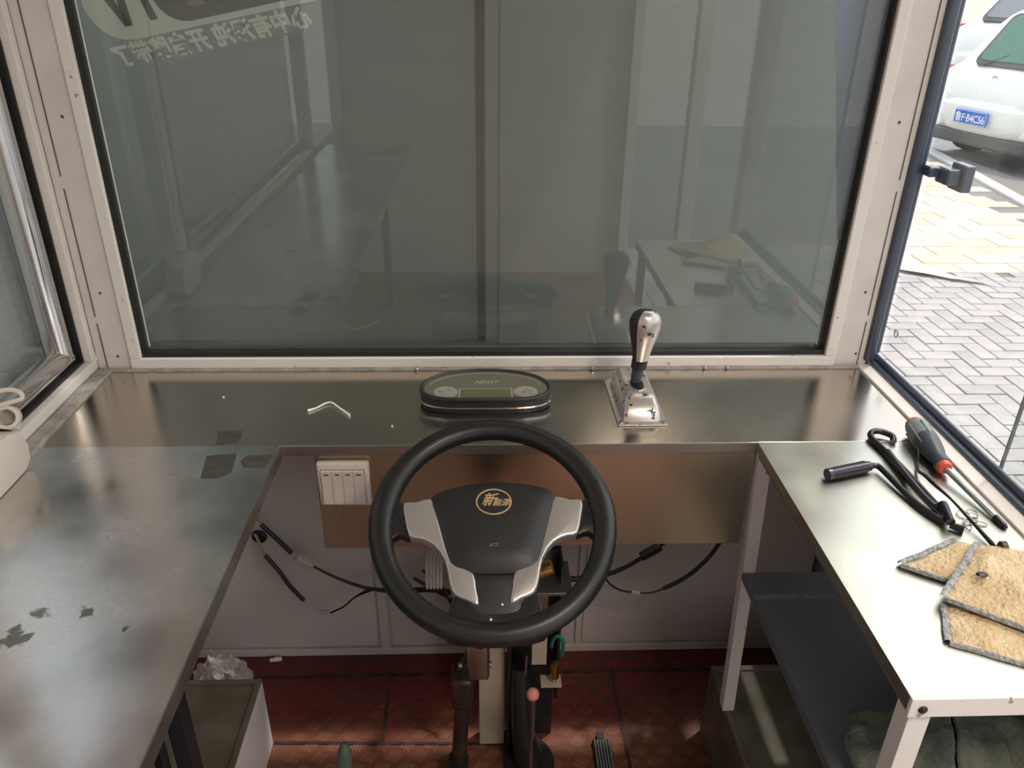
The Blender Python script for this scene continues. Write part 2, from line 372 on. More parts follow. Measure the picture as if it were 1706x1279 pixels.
# ------------------------------------------------------------------ setting: ground outside
ground = MB().box((-9, -9, -.42), (22, 24, -.36)).build('ground', 'asphalt'); ground['kind'] = 'structure'
bed = struct(MB().box((.80, -4.0, -.36), (5.6, 11.5, -.312)), 'pavement', 'joint')
def herring(x0, x1, y0, y1, a=.10):
    """90 degree herringbone of a x 2a bricks"""
    out = []
    nx = int((x1-x0)/a)+6; ny = int((y1-y0)/a)+6
    for i in range(-4, nx):
        for j in range(-4, ny):
            k = (i-j) % 4
            if k == 0: out.append((x0+i*a, y0+j*a, 2*a, a))
            elif k == 2: out.append((x0+(i+1)*a, y0+(j-1)*a, a, 2*a)) if False else None
            if k == 3: out.append((x0+i*a, y0+j*a, a, 2*a))
    return [t for t in out if t and t[0] >= x0-1e-6 and t[0]+t[2] <= x1+1e-6 and t[1] >= y0-1e-6 and t[1]+t[3] <= y1+1e-6]
def brick_mesh(w, d, h, name, m, g=.0035):
    mb = MB(); b = bmesh.new(); bmesh.ops.create_cube(b, size=1)
    for v in b.verts: v.co = Vector((v.co.x*(w-2*g), v.co.y*(d-2*g), (v.co.z-.5)*h))
    es = [e for e in b.edges if all(v.co.z > -1e-6 for v in e.verts)]
    bmesh.ops.bevel(b, geom=es, offset=.003, segments=1, affect='EDGES')
    me = bpy.data.meshes.new(name); b.to_mesh(me); b.free(); me.materials.append(M[m]); return me
pmats = ['paver', 'paver_pink', 'paver_dark', 'paver']
pm = {(w, k): brick_mesh(w, .3-w, .05, 'paver', pmats[k]) for w in (.2, .1) for k in range(4)}
bricks = herring(.84, 5.3, -3.0, 5.1)
vis = [t for t in bricks if 3.05 < t[1] < 5.1 and 1.55 < t[0] < 4.4 and t[0]/t[1] > .535 and t[0]/t[1] < .80]
vis.sort(key=lambda t: t[1])
vis = vis[:300]; visset = set((round(t[0], 3), round(t[1], 3)) for t in vis)
for t in vis:
    k = random.randrange(4); w = .2 if t[2] > t[3] else .1
    o = bpy.data.objects.new('paver', pm[(w, k)]); COL.objects.link(o); o.parent = bed
    o.location = (t[0]+t[2]/2, t[1]+t[3]/2, -.30+random.uniform(-.002, .002))
    o.rotation_euler = (random.uniform(-.008, .008), random.uniform(-.008, .008), 0)
mb = MB()
vv = []; ff = []
for t in bricks:
    if (round(t[0], 3), round(t[1], 3)) in visset: continue
    g = .0035; x0, y0, x1, y1 = t[0]+g, t[1]+g, t[0]+t[2]-g, t[1]+t[3]-g; z = -.30+random.uniform(-.002, .002)
    n = len(vv); vv += [(x0, y0, z), (x1, y0, z), (x1, y1, z), (x0, y1, z), (x0, y0, -.325), (x1, y0, -.325), (x1, y1, -.325), (x0, y1, -.325)]
    ff += [(n, n+1, n+2, n+3), (n, n+4, n+5, n+1), (n+1, n+5, n+6, n+2), (n+2, n+6, n+7, n+3), (n+3, n+7, n+4, n)]
me = bpy.data.meshes.new('pavers_beyond_view'); me.from_pydata(vv, [], ff); me.update()
link('distant_pavers', me, 'paver', bed)['kind'] = 'stuff'
tm = [brick_mesh(.4, .2, .05, 'tan_tile', 'tile_tan'), brick_mesh(.4, .2, .05, 'tan_tile', 'tile_tan2')]
cx = lambda y: 5.02+(y-7.2)*.168
for j in range(0, 27):
    for i in range(0, 8):
        x = 2.35+i*.4+(.2 if j % 2 else 0)+max(0, (j-8))*.10; y = 5.2+j*.2
        if x+.2 > cx(y)-.10: continue
        if x/y < .50: continue
        o = bpy.data.objects.new('paving_tile', random.choice(tm)); COL.objects.link(o); o.parent = bed
        o.location = (x, y, -.30+random.uniform(-.002, .002))
mb = MB()
for k in range(14):
    y = 4.2+k*.75
    a = Vector((cx(y), y+.005, 0)); c = Vector((cx(y+.74), y+.74, 0))
    o = MB().prism([(a.x-.07, a.y), (a.x+.07, a.y), (c.x+.07, c.y), (c.x-.07, c.y)], -.36, -.285, bevel=.01).build('curb_stone', 'curb', bed)

# torn film lying on the pavers
def sheet(poly, z, thick, name, m, parent=None, rough=0.0, seed=0):
    b = bmesh.new(); vs = [b.verts.new((p[0], p[1], z)) for p in poly]; fc = b.faces.new(vs)
    bmesh.ops.triangulate(b, faces=[fc])
    for _ in range(2): bmesh.ops.subdivide_edges(b, edges=b.edges[:], cuts=1, use_grid_fill=True)
    for v in b.verts: v.co.z += rough*(noise.noise(Vector((v.co.x*7+seed, v.co.y*7, 0)))+.6)
    r = bmesh.ops.extrude_face_region(b, geom=b.faces[:])
    for v in [g for g in r['geom'] if isinstance(g, bmesh.types.BMVert)]: v.co.z += thick
    bmesh.ops.recalc_face_normals(b, faces=b.faces)
    mb = MB(); mb.merge(b); return mb.build(name, m, parent)
o = sheet([(2.66, 5.25), (3.14, 4.92), (3.42, 4.80), (3.20, 4.98), (3.05, 5.25), (2.86, 5.55), (2.72, 5.5)], -.294, .004, 'plastic_sheet', 'white_scrap', rough=.02)
tag(o, 'torn pale plastic sheet with a folded edge lying on the grey pavers', 'litter')

# ------------------------------------------------------------------ cars
def car(loc, heading, name, label, detail=True, H=1.45, pane='car_glass'):
    root = empty(name, loc, label, 'car', rot=(0, 0, heading))
    # local: +y forward, rear at y=0, x right, z up from the ground
    def sec(y, w, zb, zs, zt, wr, tilt=0):
        # half outline sampled both sides: sill, belt, shoulder, roof
        P = [(w*.90, zb), (w*.985, zb+.12), (w, (zb+zs)/2), (w*.97, zs-.05), (w*.93, zs), (wr, zt-.07), (wr*.88, zt-.01), (wr*.5, zt+.015)]
        ring = [Vector((x, y, z)) for x, z in P]+[Vector((-x, y, z)) for x, z in reversed(P)]
        return ring
    W2 = .86
    S_ = [(0.00, .62, .34, .70, .72, .55), (.03, .70, .30, .78, .80, .60), (.10, .79, .28, .92, .94, .66), (.22, .84, .26, .95, .98, .70),
          (.30, W2, .24, .96, 1.10, .66), (.52, W2, .22, .96, H-.10, .60), (.80, W2, .22, .95, H, .60), (1.9, W2, .22, .93, H+.02, .62),
          (2.5, W2, .22, .92, H-.08, .62), (3.1, W2, .22, .90, .98, .66), (3.9, .80, .26, .74, .80, .6), (4.05, .66, .32, .62, .66, .5)]
    body = MB().loft([sec(*q) for q in S_])
    b = body.build('body', 'car_white', root, smooth=35, inv=Matrix.Identity(4))
    sd = b.modifiers.new('s', 'SUBSURF'); sd.levels = 1; sd.render_levels = 2
    # bumper
    bp = []
    for (zz, dy, ww) in ((.30, .02, .72), (.36, -.06, .78), (.50, -.10, .80), (.60, -.09, .80), (.66, -.02, .79), (.67, .06, .78)):
        ring = []
        for k in range(13):
            t = -1+2*k/12; x = ww*t
            ring.append(Vector((x*1.03, dy+.02+.36*abs(t)**4.5, zz)))
        bp.append(ring)
    q = MB().loft(bp, closed=False).build('bumper', 'car_white', root, smooth=40, inv=Matrix.Identity(4))
    so = q.modifiers.new('s', 'SOLIDIFY'); so.thickness = .03
    MB().box((-.62, -.02, .20), (.62, .5, .34), bevel=.03).build('bumper_valance', 'car_dark', root, inv=Matrix.Identity(4))
    # rear window: slanted rounded pane with dark surround
    ang = math.atan2(H-.14-1.0, .30)
    Mx = Matrix.Translation((0, .195, .955)) @ Matrix.Rotation(ang-.03, 4, 'X')
    def rr(w0, w1, h, rad=.09, off=0):
        pts = []
        for (x, y, a0) in ((w0-rad, rad, -90), (w1-rad, h-rad, 0), (-w1+rad, h-rad, 90), (-w0+rad, rad, 180)):
            for k in range(6):
                a = R(a0+k*18); pts.append((x+math.cos(a)*rad, y+math.sin(a)*rad))
        return pts
    fr = MB().prism(rr(.44, .41, .62), .0, .06, mtx=Mx, bevel=.01).build('rear_window_surround', 'car_dark', root, inv=Matrix.Identity(4))
    MB().prism([(x*.88, .05+y*.86) for x, y in rr(.44, .41, .62)], .05, .068, mtx=Mx, bevel=.005).build('rear_window', pane, root, inv=Matrix.Identity(4))
    for sx in (-1, 1):
        P = [(sx*.80, .10, .72), (sx*.865, .17, .74), (sx*.875, .26, .93), (sx*.80, .17, .95)]
        mb = MB(); bb = bmesh.new(); v = [bb.verts.new(p) for p in P]; v2 = [bb.verts.new(Vector(p)+Vector((-sx*.06, .12, 0))) for p in P]
        bb.faces.new(v); bb.faces.new(v2[::-1])
        for k in range(4): bb.faces.new((v[k], v[(k+1) % 4], v2[(k+1) % 4], v2[k]))
        bmesh.ops.recalc_face_normals(bb, faces=bb.faces); bmesh.ops.bevel(bb, geom=bb.edges[:], offset=.012, segments=2, affect='EDGES'); mb.merge(bb)
        mb.build('tail_lamp', 'tail_red', root, inv=Matrix.Identity(4))
        for y in (.72, 3.25):
            wm = Matrix.Translation((sx*.74, y, .30)) @ Matrix.Rotation(R(90), 4, 'Y')
            wh = MB().lathe([(.0, -.09), (.24, -.10), (.295, -.085), (.30, -.03), (.30, .03), (.295, .085), (.24, .10), (0, .09)], 28, wm).build('wheel', 'tyre', root, smooth=40, inv=Matrix.Identity(4))
            MB().lathe([(0, .10), (.18, .105), (.20, .095), (.20, -.105), (0, -.10)], 20, wm).build('hubcap', 'silver', wh, inv=Matrix.Identity(4))
    if detail:
        pl = MB().box((-.22, -.125, .43), (.22, -.105, .57), bevel=.004).build('number_plate', 'plate_blue', root, inv=Matrix.Identity(4))
        rim = MB()
        for lo, hi in (((-.215, -.1275, .434), (.215, -.124, .438)), ((-.215, -.1275, .562), (.215, -.124, .566)), ((-.215, -.1275, .434), (-.211, -.124, .566)), ((.211, -.1275, .434), (.215, -.124, .566))): rim.box(lo, hi)
        rim.build('plate_border', 'plate_white', pl, inv=Matrix.Identity(4))
        mb = MB()
        TM = Matrix.Translation((0, -.1265, .498)) @ Matrix.Rotation(R(90), 4, 'X')
        tb = text_mesh('\u9c81F\u00b7B4C56', .105, .001, spacing=.98, offset=.0012)
        xs = [v.co.x for v in tb.verts]; sc = .40/(max(xs)-min(xs)); c0 = (max(xs)+min(xs))/2
        ys = [v.co.y for v in tb.verts]; c1 = (max(ys)+min(ys))/2; sy = .098/(max(ys)-min(ys))
        for v in tb.verts: v.co.x = (v.co.x-c0)*sc; v.co.y = (v.co.y-c1)*sy
        mb.merge(tb, TM); mb.build('plate_lettering', 'plate_white', pl, inv=Matrix.Identity(4))
        MB().tube([(.045*math.cos(a), .07+.0, .86+.045*math.sin(a)) for a in [2*math.pi*k/16 for k in range(16)]], .007, 6, closed=True).build('round_badge', 'chrome', root, inv=Matrix.Identity(4), smooth=60)
        MB().tube([(-.30, .13, .98), (-.05, .22, 1.10)], .008, 6).build('rear_wiper', 'car_dark', root, inv=Matrix.Identity(4))
        MB().box((-.60, .015, .700), (.60, .03, .706)).build('hatch_seam', 'car_dark', root, inv=Matrix.Identity(4))
    return root
hd = R(-90+13)
car1 = car((5.56, 9.02, -.36), hd, 'parked_hatchback', 'white hatchback with blue number plate and green-tinted rear window, parked beyond the curb', H=1.58)
car1.scale = (1.06, 1.06, 1.06)
car2 = car((8.2, 13.6, -.36), hd, 'white_van', 'white van with a grey rear window, mostly hidden behind the hatchback with the blue plate', detail=False, H=1.5, pane='van_glass')
car2.scale = (1.2, 1.35, 1.35)

# ------------------------------------------------------------------ grey cladding outside the windscreen and left window
bt = empty('grey_cladding_booth', (0, 2.0, -.36), 'grey-green sheet-clad booth standing close outside the windscreen and left window', 'booth')
MB().box((-1.28, 1.93, .60), (-.016, 1.97, 2.35)).build('cladding_panel', 'booth', bt)
MB().box((.040, 1.90, .60), (1.02, 1.97, 2.35), bevel=.004).build('cladding_panel', 'booth', bt)
MB().box((-.020, 1.955, .60), (.012, 1.975, 2.35)).build('panel_gap', 'booth_dark', bt)
MB().box((.006, 1.905, .60), (.040, 1.965, 2.35), bevel=.003).build('joint_cover_strip', 'booth_light', bt)
MB().box((-1.28, 1.90, .52), (1.02, 1.97, .60), bevel=.004).build('bottom_rail', 'booth_dark', bt)
MB().box((-1.28, 1.95, -.36), (1.02, 1.97, .52)).build('plinth', 'booth_dark', bt)
MB().box((-1.34, -2.6, -.36), (-1.28, 2.0, 1.60)).build('side_cladding', 'booth_side', bt)
# far building that closes the view behind
MB_b = MB().box((-1.34, 2.0, 2.35), (1.02, 3.2, 2.40)).build('booth_roof', 'booth_light', bt)

# ------------------------------------------------------------------ cabin shell
XL, XR = -.735, .765
fl = struct(MB().box((XL-.03, -1.5, -.03), (XR+.03, 1.45, 0.0)), 'floor', 'red_floor')
tr = MB()
for j in range(20):
    for i in range(17):
        cxx = -.40+i*.052+(.026 if j % 2 else 0); cyy = .86+j*.0265
        if cxx > .46 or cyy > 1.38: continue
        for k in range(4):
            ax = cxx+(k-1.5)*.0062; ay = cyy-(k-1.5)*.0020
            mt = Matrix.Translation((ax, ay, 0)) @ Matrix.Rotation(R(48), 4, 'Z')
            tr.box((-.0125, -.0014, 0), (.0125, .0014, .0015), mt)
o = tr.build('tread_bars', 'tread', fl); o['kind'] = 'stuff'
# raised seams of the floor plates
for (a, c) in (((-.45, 1.165), (.05, 1.150)), ((-.55, 1.345), (.55, 1.345)), ((-.22, 1.345), (-.22, 1.165)), ((.30, 1.345), (.30, .9))):
    d = Vector((c[0]-a[0], c[1]-a[1], 0)); n = Vector((-d.y, d.x, 0)).normalized()*.0035
    MB().prism([(a[0]-n.x, a[1]-n.y), (c[0]-n.x, c[1]-n.y), (c[0]+n.x, c[1]+n.y), (a[0]+n.x, a[1]+n.y)], 0.0, .0022).build('plate_seam', 'rust_dark', fl)
struct(MB().box((XL-.05, -1.5, 2.0), (XR+.05, 1.46, 2.04)), 'ceiling', 'ceiling')
# front lower wall
wf = struct(MB().box((XL-.02, 1.418, 0), (XR+.02, 1.445, .80)), 'wall_front', 'wall_panel')
for (x0, x1, nm) in ((XL, -.252, 'wall_sheet'), (-.226, .214, 'wall_sheet'), (.230, XR, 'wall_sheet')):
    MB().box((x0+.004, 1.413, .026), (x1-.004, 1.4185, .788), bevel=.001).build(nm, 'wall_panel', wf)
for x in (-.239, .222):
    MB().box((x-.0105 if x < 0 else x-.005, 1.409, .0), (x+.0105 if x < 0 else x+.005, 1.4185, .79), bevel=.002).build('frame_upright', 'wall_panel', wf)
MB().box((XL, 1.408, .0), (XR, 1.4185, .021), bevel=.002).build('bottom_rail', 'wall_panel', wf)
# side lower walls
wl = struct(MB().box((XL-.03, -1.5, 0), (XL, 1.418, .792)), 'wall_left', 'wall_panel')
wr = struct(MB().box((XR, .45, 0), (XR+.03, 1.418, .792)), 'wall_right', 'grey_under')  # whitish wall, the shade below the window is put into its dark grey
struct(MB().box((XL-.03, -1.53, 0), (XR+.03, -1.5, 2.0)), 'wall_back', 'wall_panel')
# corner posts
def post(name, x0, x1, side):
    p = struct(MB().box((x0, 1.345, .792), (x1, 1.43, 2.0), bevel=.002), name, 'white_paint')
    cxm = x0+.017 if side < 0 else x1-.017
    for (za, zb) in ((.80, .892), (.905, 1.135), (1.155, 1.45)):
        MB().box((cxm-.0007, 1.3435, za), (cxm+.0007, 1.3455, zb)).build('hairline_joint', 'mark_dark', p)
    for k in range(3):
        MB().lathe([(0, .0012), (.0022, .0008), (.0028, 0)], 10, Matrix.Translation(((x0+x1)/2+random.uniform(-.01, .012), 1.3449, (.826, .95, 1.25)[k])) @ Matrix.Rotation(R(90), 4, 'X')).build('rivet', 'mark_dark', p)
    return p
post('trim_1', -.7155, -.650, -1)
post('trim_2', .669, .735, 1)
# rear posts, roof rails
for n, (x, y) in enumerate(((XL-.02, -1.47), (XR-.03, -1.47), (XR-.03, .45), (XR-.03, -.22), (XL-.03, .83), (XL-.03, -.75))):
    struct(MB().box((x, y, 0 if x > 0 and y < .4 else .79), (x+.05, y+.06, 2.0), bevel=.003), 'trim_%d' % (n+3), 'white_paint')
struct(MB().box((XR-.01, -1.5, 1.78), (XR+.04, 1.42, 2.0)), 'trim_9', 'white_paint')
struct(MB().box((XL-.04, -1.5, 1.50), (XL+.01, 1.42, 2.0)), 'trim_10', 'white_paint')
struct(MB().box((XL, 1.36, 1.72), (XR, 1.43, 2.0)), 'trim_11', 'white_paint')
struct(MB().box((XL, -1.52, 1.75), (XR, -1.46, 2.0)), 'trim_12', 'white_paint')

# windscreen
def ring_frame(x0, x1, z0, z1, y0, y1, t, bev=.0015):
    """four members, top left open above view is still closed"""
    return [((x0, y0, z0), (x1, y1, z0+t)), ((x0, y0, z1-t), (x1, y1, z1)), ((x0, y0, z0+t), (x0+t, y1, z1-t)), ((x1-t, y0, z0+t), (x1, y1, z1-t))]
w1 = struct(MB().box((-.642, 1.362, .822), (.662, 1.366, 1.712)), 'window_1', 'glass_front')
names = ['bead', 'bead', 'bead', 'bead']
for lo, hi in ring_frame(-.652, .671, .803, 1.722, 1.338, 1.361, .0205):
    MB().box(lo, hi, bevel=.002).build('glazing_bead', 'white_frame', w1)
for lo, hi in ring_frame(-.640, .659, .8205, 1.706, 1.346, 1.374, .0125):
    MB().box(lo, hi, bevel=.001).build('black_gasket', 'rubber', w1)
# silicone line under the windscreen
b = bmesh.new()
mb = MB(); pts = [(-.70+i*.0142, 1.337+.0015*noise.noise(Vector((i*.7, 0, 0))), .8005) for i in range(101)]
mb.tube(pts, [.0045+.002*noise.noise(Vector((i*.9, 3, 0))) for i in range(101)], 6); mb.build('sealant_line', 'sealant', w1, smooth=60)
for x in (-.125, .205, .42, .463):
    MB().lathe([(0, .003), (.003, .0022), (.0042, 0)], 12, Matrix.Translation((x, 1.3325, .8035)) @ Matrix.Rotation(R(60), 4, 'X')).build('screw_head', 'bare_metal', w1)
MB().prism([(.492, 1.75), (.662, 1.75), (.662, 1.042), (.640, 1.044)], 1.3668, 1.3675, mtx=Matrix(((1, 0, 0, 0), (0, 0, 1, 0), (0, 1, 0, 0), (0, 0, 0, 1)))).build('shade_film', 'film_blue', w1)
# lettering stuck on the outside face of the windscreen (reads mirrored from inside)
MT = Matrix.Translation((-.425, 1.3672, 1.366)) @ Matrix.Rotation(R(90), 4, 'X') @ Matrix.Rotation(R(11.5), 4, 'Z') @ Matrix.Scale(-1, 4, (1, 0, 0))
mb = MB(); t1 = text_mesh('\u5fc3\u4e2d\u6709\u6df7\u6c8c \u5f00\u542f\u8def\u5e26\u4e86', .034, .0002, shear=.25, spacing=1.02, offset=.0014)
xs = [v.co.x for v in t1.verts]; c0 = (max(xs)+min(xs))/2; sc = .325/(max(xs)-min(xs))
for v in t1.verts: v.co.x = (v.co.x-c0)*sc
mb.merge(t1, MT); mb.build('lettering', 'vinyl', w1)
PT = Matrix(((1, 0, 0, 0), (0, 0, 1, 1.3668), (0, 1, 0, 0), (0, 0, 0, 1)))
def PZ(y): return Matrix(((1, 0, 0, 0), (0, 0, 1, y), (0, 1, 0, 0), (0, 0, 0, 1)))
def slant(x, z): # coordinates along the slanted sticker
    a = R(11.5); return (-.600+x*math.cos(a)-z*math.sin(a), 1.352+x*math.sin(a)+z*math.cos(a))
outer = [slant(.06+.062*math.cos(R(t)), .062+.062*math.sin(R(t))) for t in range(90, 271, 10)]+[slant(.40, 0), slant(.40, .124)]
inner = [slant(.155+.05*math.cos(R(t)), .059+.050*math.sin(R(t))) for t in range(90, 271, 10)]+[slant(.41, .009), slant(.41, .109)]
MB().prism(outer, 0, .0002, mtx=PZ(1.3670)).build('badge_sticker', 'vinyl', w1)
MB().prism(inner, 0, .0002, mtx=PZ(1.3664)).build('badge_inset', 'vinyl_dark', w1)
for k, poly in enumerate(([(.020, .095), (.034, .095), (.062, .020), (.050, .020)], [(.050, .020), (.062, .020), (.066, .095), (.054, .095)], [(.078, .095), (.090, .095), (.104, .021), (.092, .021)])):
    MB().prism([slant(*p) for p in poly], 0, .0002, mtx=PZ(1.3664)).build('badge_letter', 'vinyl_dark', w1)
MB().prism([slant(*p) for p in [(.150, .095), (.178, .095), (.182, .028), (.156, .028)]], 0, .0002, mtx=PZ(1.3660)).build('badge_letter', 'vinyl', w1)
mb = MB(); mb.merge(text_mesh('2', .014, .0001), Matrix.Translation((.630, 1.3616, .838)) @ Matrix.Rotation(R(90), 4, 'X')); mb.build('glass_mark', 'vinyl', w1)

# left window
w2 = struct(MB().box((-.806, .885, .815), (-.802, 1.335, 1.50)), 'window_2', 'glass_left')
for (lo, hi) in (((-.732, .90, .803), (-.715, 1.345, .822)), ((-.732, 1.330, .822), (-.715, 1.345, 1.50)), ((-.732, .90, .822), (-.715, .915, 1.50))):
    MB().box(lo, hi, bevel=.002).build('glazing_bead', 'white_frame', w2)
for (lo, hi) in (((-.744, .915, .812), (-.731, 1.336, .827)), ((-.744, 1.326, .827), (-.731, 1.336, 1.50))):
    MB().box(lo, hi).build('black_gasket', 'rubber', w2)
MB().tube([(-.757, -.78, .840), (-.757, 1.312, .840)], .022, 28).build('frame_tube', 'chrome_tube', w2, smooth=60)
MB().tube([(-.757, 1.306, .840), (-.757, 1.306, 1.60)], .022, 28).build('frame_tube', 'chrome_tube', w2, smooth=60)
w4 = struct(MB().box((-.806, -.78, .815), (-.802, .84, 1.50)), 'window_4', 'glass_left')
for (lo, hi) in (((-.732, -.78, .803), (-.715, .85, .822)), ((-.732, .835, .822), (-.715, .85, 1.50)), ((-.732, -.78, 1.27), (-.715, .835, 1.30))):
    MB().box(lo, hi, bevel=.002).build('glazing_bead', 'white_frame', w4)
mb = MB(); pts = [(-.690+.0015*noise.noise(Vector((i*.8, 9, 0))), 1.335-i*.02, .801) for i in range(60)]
mb.tube(pts, [.004+.0018*noise.noise(Vector((i*1.3, 5, 0))) for i in range(60)], 6); mb.build('sealant_line', 'sealant', w2, smooth=60)
MB().box((-.716, .10, .792), (-.688, 1.345, .8035), bevel=.002).build('sill_strip', 'sealant', w2)

# right window
w3 = struct(MB().box((.7665, .505, .815), (.7705, 1.352, 1.78)), 'window_3', 'glass_side')
MB().box((.717, .49, .790), (.748, 1.345, .8045), bevel=.002).build('sill_strip', 'white_paint', w3)
MB().box((.742, .49, .796), (.757, 1.36, .811), bevel=.004).build('rubber_seal', 'blue_rubber', w3, smooth=60)
MB().box((.754, .49, .806), (.764, 1.36, .821), bevel=.004).build('rubber_seal', 'blue_rubber', w3, smooth=60)
MB().box((.728, 1.338, .811), (.750, 1.372, 1.78), bevel=.006).build('rubber_seal', 'blue_rubber', w3, smooth=60)
MB().box((.748, 1.352, .821), (.764, 1.380, 1.78), bevel=.005).build('rubber_seal', 'blue_rubber', w3, smooth=60)
w5 = MB().box((.7785, .30, .800), (.7825, .976, 1.78)).build('sliding_pane', 'glass_side', w3)
MB().box((.7780, .9755, .800), (.7832, .978, 1.78)).build('pane_edge', 'booth_light', w3)
lt = MB().box((.752, 1.318, 1.165), (.772, 1.345, 1.182), bevel=.003).build('window_latch', 'blue_rubber', w3)
lt2 = MB(); lt2.box((.772, 1.296, 1.156), (.796, 1.334, 1.182), bevel=.003); lt2.box((.794, 1.286, 1.146), (.812, 1.330, 1.190), bevel=.003)
lt2.bm.transform(Matrix.Identity(4)); lo_ = lt2.build('latch_block', 'blue_rubber', None); lo_.parent = lt
MB().tube([(.775, 1.335+.006*math.cos(a), .872+.007*math.sin(a)) for a in [2*math.pi*k/16 for k in range(16)]], .0018, 6, closed=True).build('glass_ring', 'clear_plastic', w3, smooth=60)
for (lo, hi) in (((.752, .49, .811), (.768, .505, 1.78)),):
    MB().box(lo, hi, bevel=.002).build('glazing_bead', 'white_frame', w3)

# ------------------------------------------------------------------ dashboard
db = empty('dashboard_counter', (0, 1.2, 0), 'brushed steel dashboard counter with a folded front lip, running under the windscreen', 'counter')
MB().box((-.689, 1.066, .7985), (.717, 1.338, .8000), bevel=.0004).build('top_sheet', 'steel_dash', db)
MB().box((-.320, 1.0645, .7825), (.437, 1.0662, .7998), bevel=.0005).build('front_lip', 'steel_lip', db)
MB().box((-.320, 1.066, .7815), (.437, 1.082, .7832)).build('lip_return', 'steel_dash', db)
fp = MB().box((-.270, 1.074, .592), (.440, 1.0765, .7815), bevel=.0006).build('fascia_panel', 'steel_fascia', db)
MB().box((-.270, 1.0765, .590), (.440, 1.105, .593)).build('fascia_return', 'steel_fascia', db)
for x in (-.60, .05, .60):
    MB().box((x-.012, 1.10, .765), (x+.012, 1.40, .798)).build('support_bar', 'white_paint', db)
MB().lathe([(0, .0), (.0165, .0), (.0165, .004), (.013, .006), (.012, .002), (0, .002)], 24, Matrix.Translation((-.495, 1.413, .357)) @ Matrix.Rotation(R(90), 4, 'X')).build('cable_grommet', 'rubber', wf, smooth=40)

# left counter
lc = empty('left_counter', (-.5, .5, 0), 'worn, smeared stainless steel counter along the left side of the cabin', 'counter')
MB().box((-.689, -.9, .7990), (-.319, 1.0655, .8012), bevel=.0007).build('top_sheet', 'steel_left', lc)
MB().box((-.3205, -.9, .7765), (-.3185, 1.0645, .8006), bevel=.0006).build('edge_fold', 'steel_lip', lc)
MB().box((-.345, -.9, .770), (-.322, 1.055, .7985)).build('frame_rail', 'black_metal', lc)
MB().box((-.69, -.9, .740), (-.345, -.87, .7985)).build('frame_rail', 'black_metal', lc)
MB().box((-.37, -.15, .15), (-.345, -.125, .77)).build('leg', 'black_metal', lc)
MB().box((-.438, .765, .0), (-.413, .79, .77), bevel=.002).build('leg', 'black_metal', lc)
MB().box((-.470, .767, .194), (-.456, .785, .77), bevel=.002).build('leg', 'black_metal', lc)
MB().box((-.70, .10, .20), (-.46, .72, .76), bevel=.004).build('under_cabinet', 'grey_under', lc)

# right table
rt = empty('right_table', (.58, .8, 0), 'steel-topped side table with a white angle-iron frame on the right of the cabin', 'table')
MB().box((.4375, .562, .7985), (.7165, 1.0645, .8003), bevel=.0005).build('top_sheet', 'steel_right', rt)
MB().box((.4375, .557, .7745), (.7600, .5625, .8008), bevel=.001).build('front_rail', 'white_frame', rt)
MB().box((.4375, .5625, .784), (.4400, 1.0645, .7984)).build('side_fold', 'steel_right', rt)
MB().box((.441, .5625, .7745), (.452, 1.06, .784)).build('side_rail', 'grey_under', rt)
MB().lathe([(0, .003), (.003, .0026), (.0048, .0012), (.005, 0)], 16, Matrix.Translation((.4515, .5568, .7865)) @ Matrix.Rotation(R(90), 4, 'X')).build('bolt_head', 'rust_dark', rt, smooth=50)
def ang_leg(x, y, z0, z1, w=.022, t=.003, dx=0):
    mb = MB()
    mt = Matrix.Shear('XY', 4, (0, 0)) if False else Matrix.Identity(4)
    mb.box((x, y, z0), (x+w, y+t, z1), bevel=.0006); mb.box((x, y+t, z0), (x+t, y+w, z1), bevel=.0006)
    for v in mb.bm.verts: v.co.x += dx*(z1-v.co.z)/(z1-z0)
    return mb
ang_leg(.4435, 1.062, .1925, .784, dx=.018).build('leg', 'white_frame', rt)
ang_leg(.4440, .5630, .20, .7745, w=.024).build('leg', 'white_frame', rt)
MB().box((.447, .566, .5415), (.762, 1.052, .5445), bevel=.0006).build('lower_shelf', 'shelf', rt)
MB().box((.4465, .566, .530), (.4490, 1.052, .5450)).build('shelf_lip', 'grey_under', rt)
MB().box((.742, .566, .20), (.762, 1.06, .79)).build('side_panel', 'shelf', rt)  # dark sheet added for the shade on the whitish side wall


# wheel housings
def housing(name, x0, x1, y0, y1, h, label, side, mt='wall_panel', lipm='box_top'):
    root = empty(name, ((x0+x1)/2, (y0+y1)/2, 0), label, 'box')
    MB().box((x0, y0, 0), (x1, y1, h-.004), bevel=.001).build('side_sheet', mt, root)
    MB().box((x0+.004, y0, h-.004), (x1-.004, y1-.004, h-.001)).build('top_plate', 'box_top', root)
    for lo, hi in (((x0, y1-.012, h-.004), (x1, y1, h+.004)), ((x0, y0, h-.004), (x0+.010, y1-.012, h+.004)), ((x1-.010, y0, h-.004), (x1, y1-.012, h+.004))):
        MB().box(lo, hi, bevel=.001).build('raised_rim', lipm, root)
    return root
hl = housing('wheel_housing', -.604, -.452, .30, 1.166, .186, 'white-sided wheel housing box with a dull brown rimmed top, left of the red floor', -1, 'white_paint')
MB().tube([(-.6065, 1.166, .192), (-.6065, .30, .192)], .0022, 8).build('white_edge_cord', 'white_scrap', hl)
MB().lathe([(0, -.006), (.004, -.004), (.005, 0), (.004, .004), (0, .006)], 12, Matrix.Translation((-.608, 1.085, .190))).build('cord_knot', 'white_scrap', hl, smooth=60)
housing('wheel_housing', .468, .739, .30, 1.176, .188, 'brown-topped wheel housing box under the steel table on the right', 1, 'box_top')

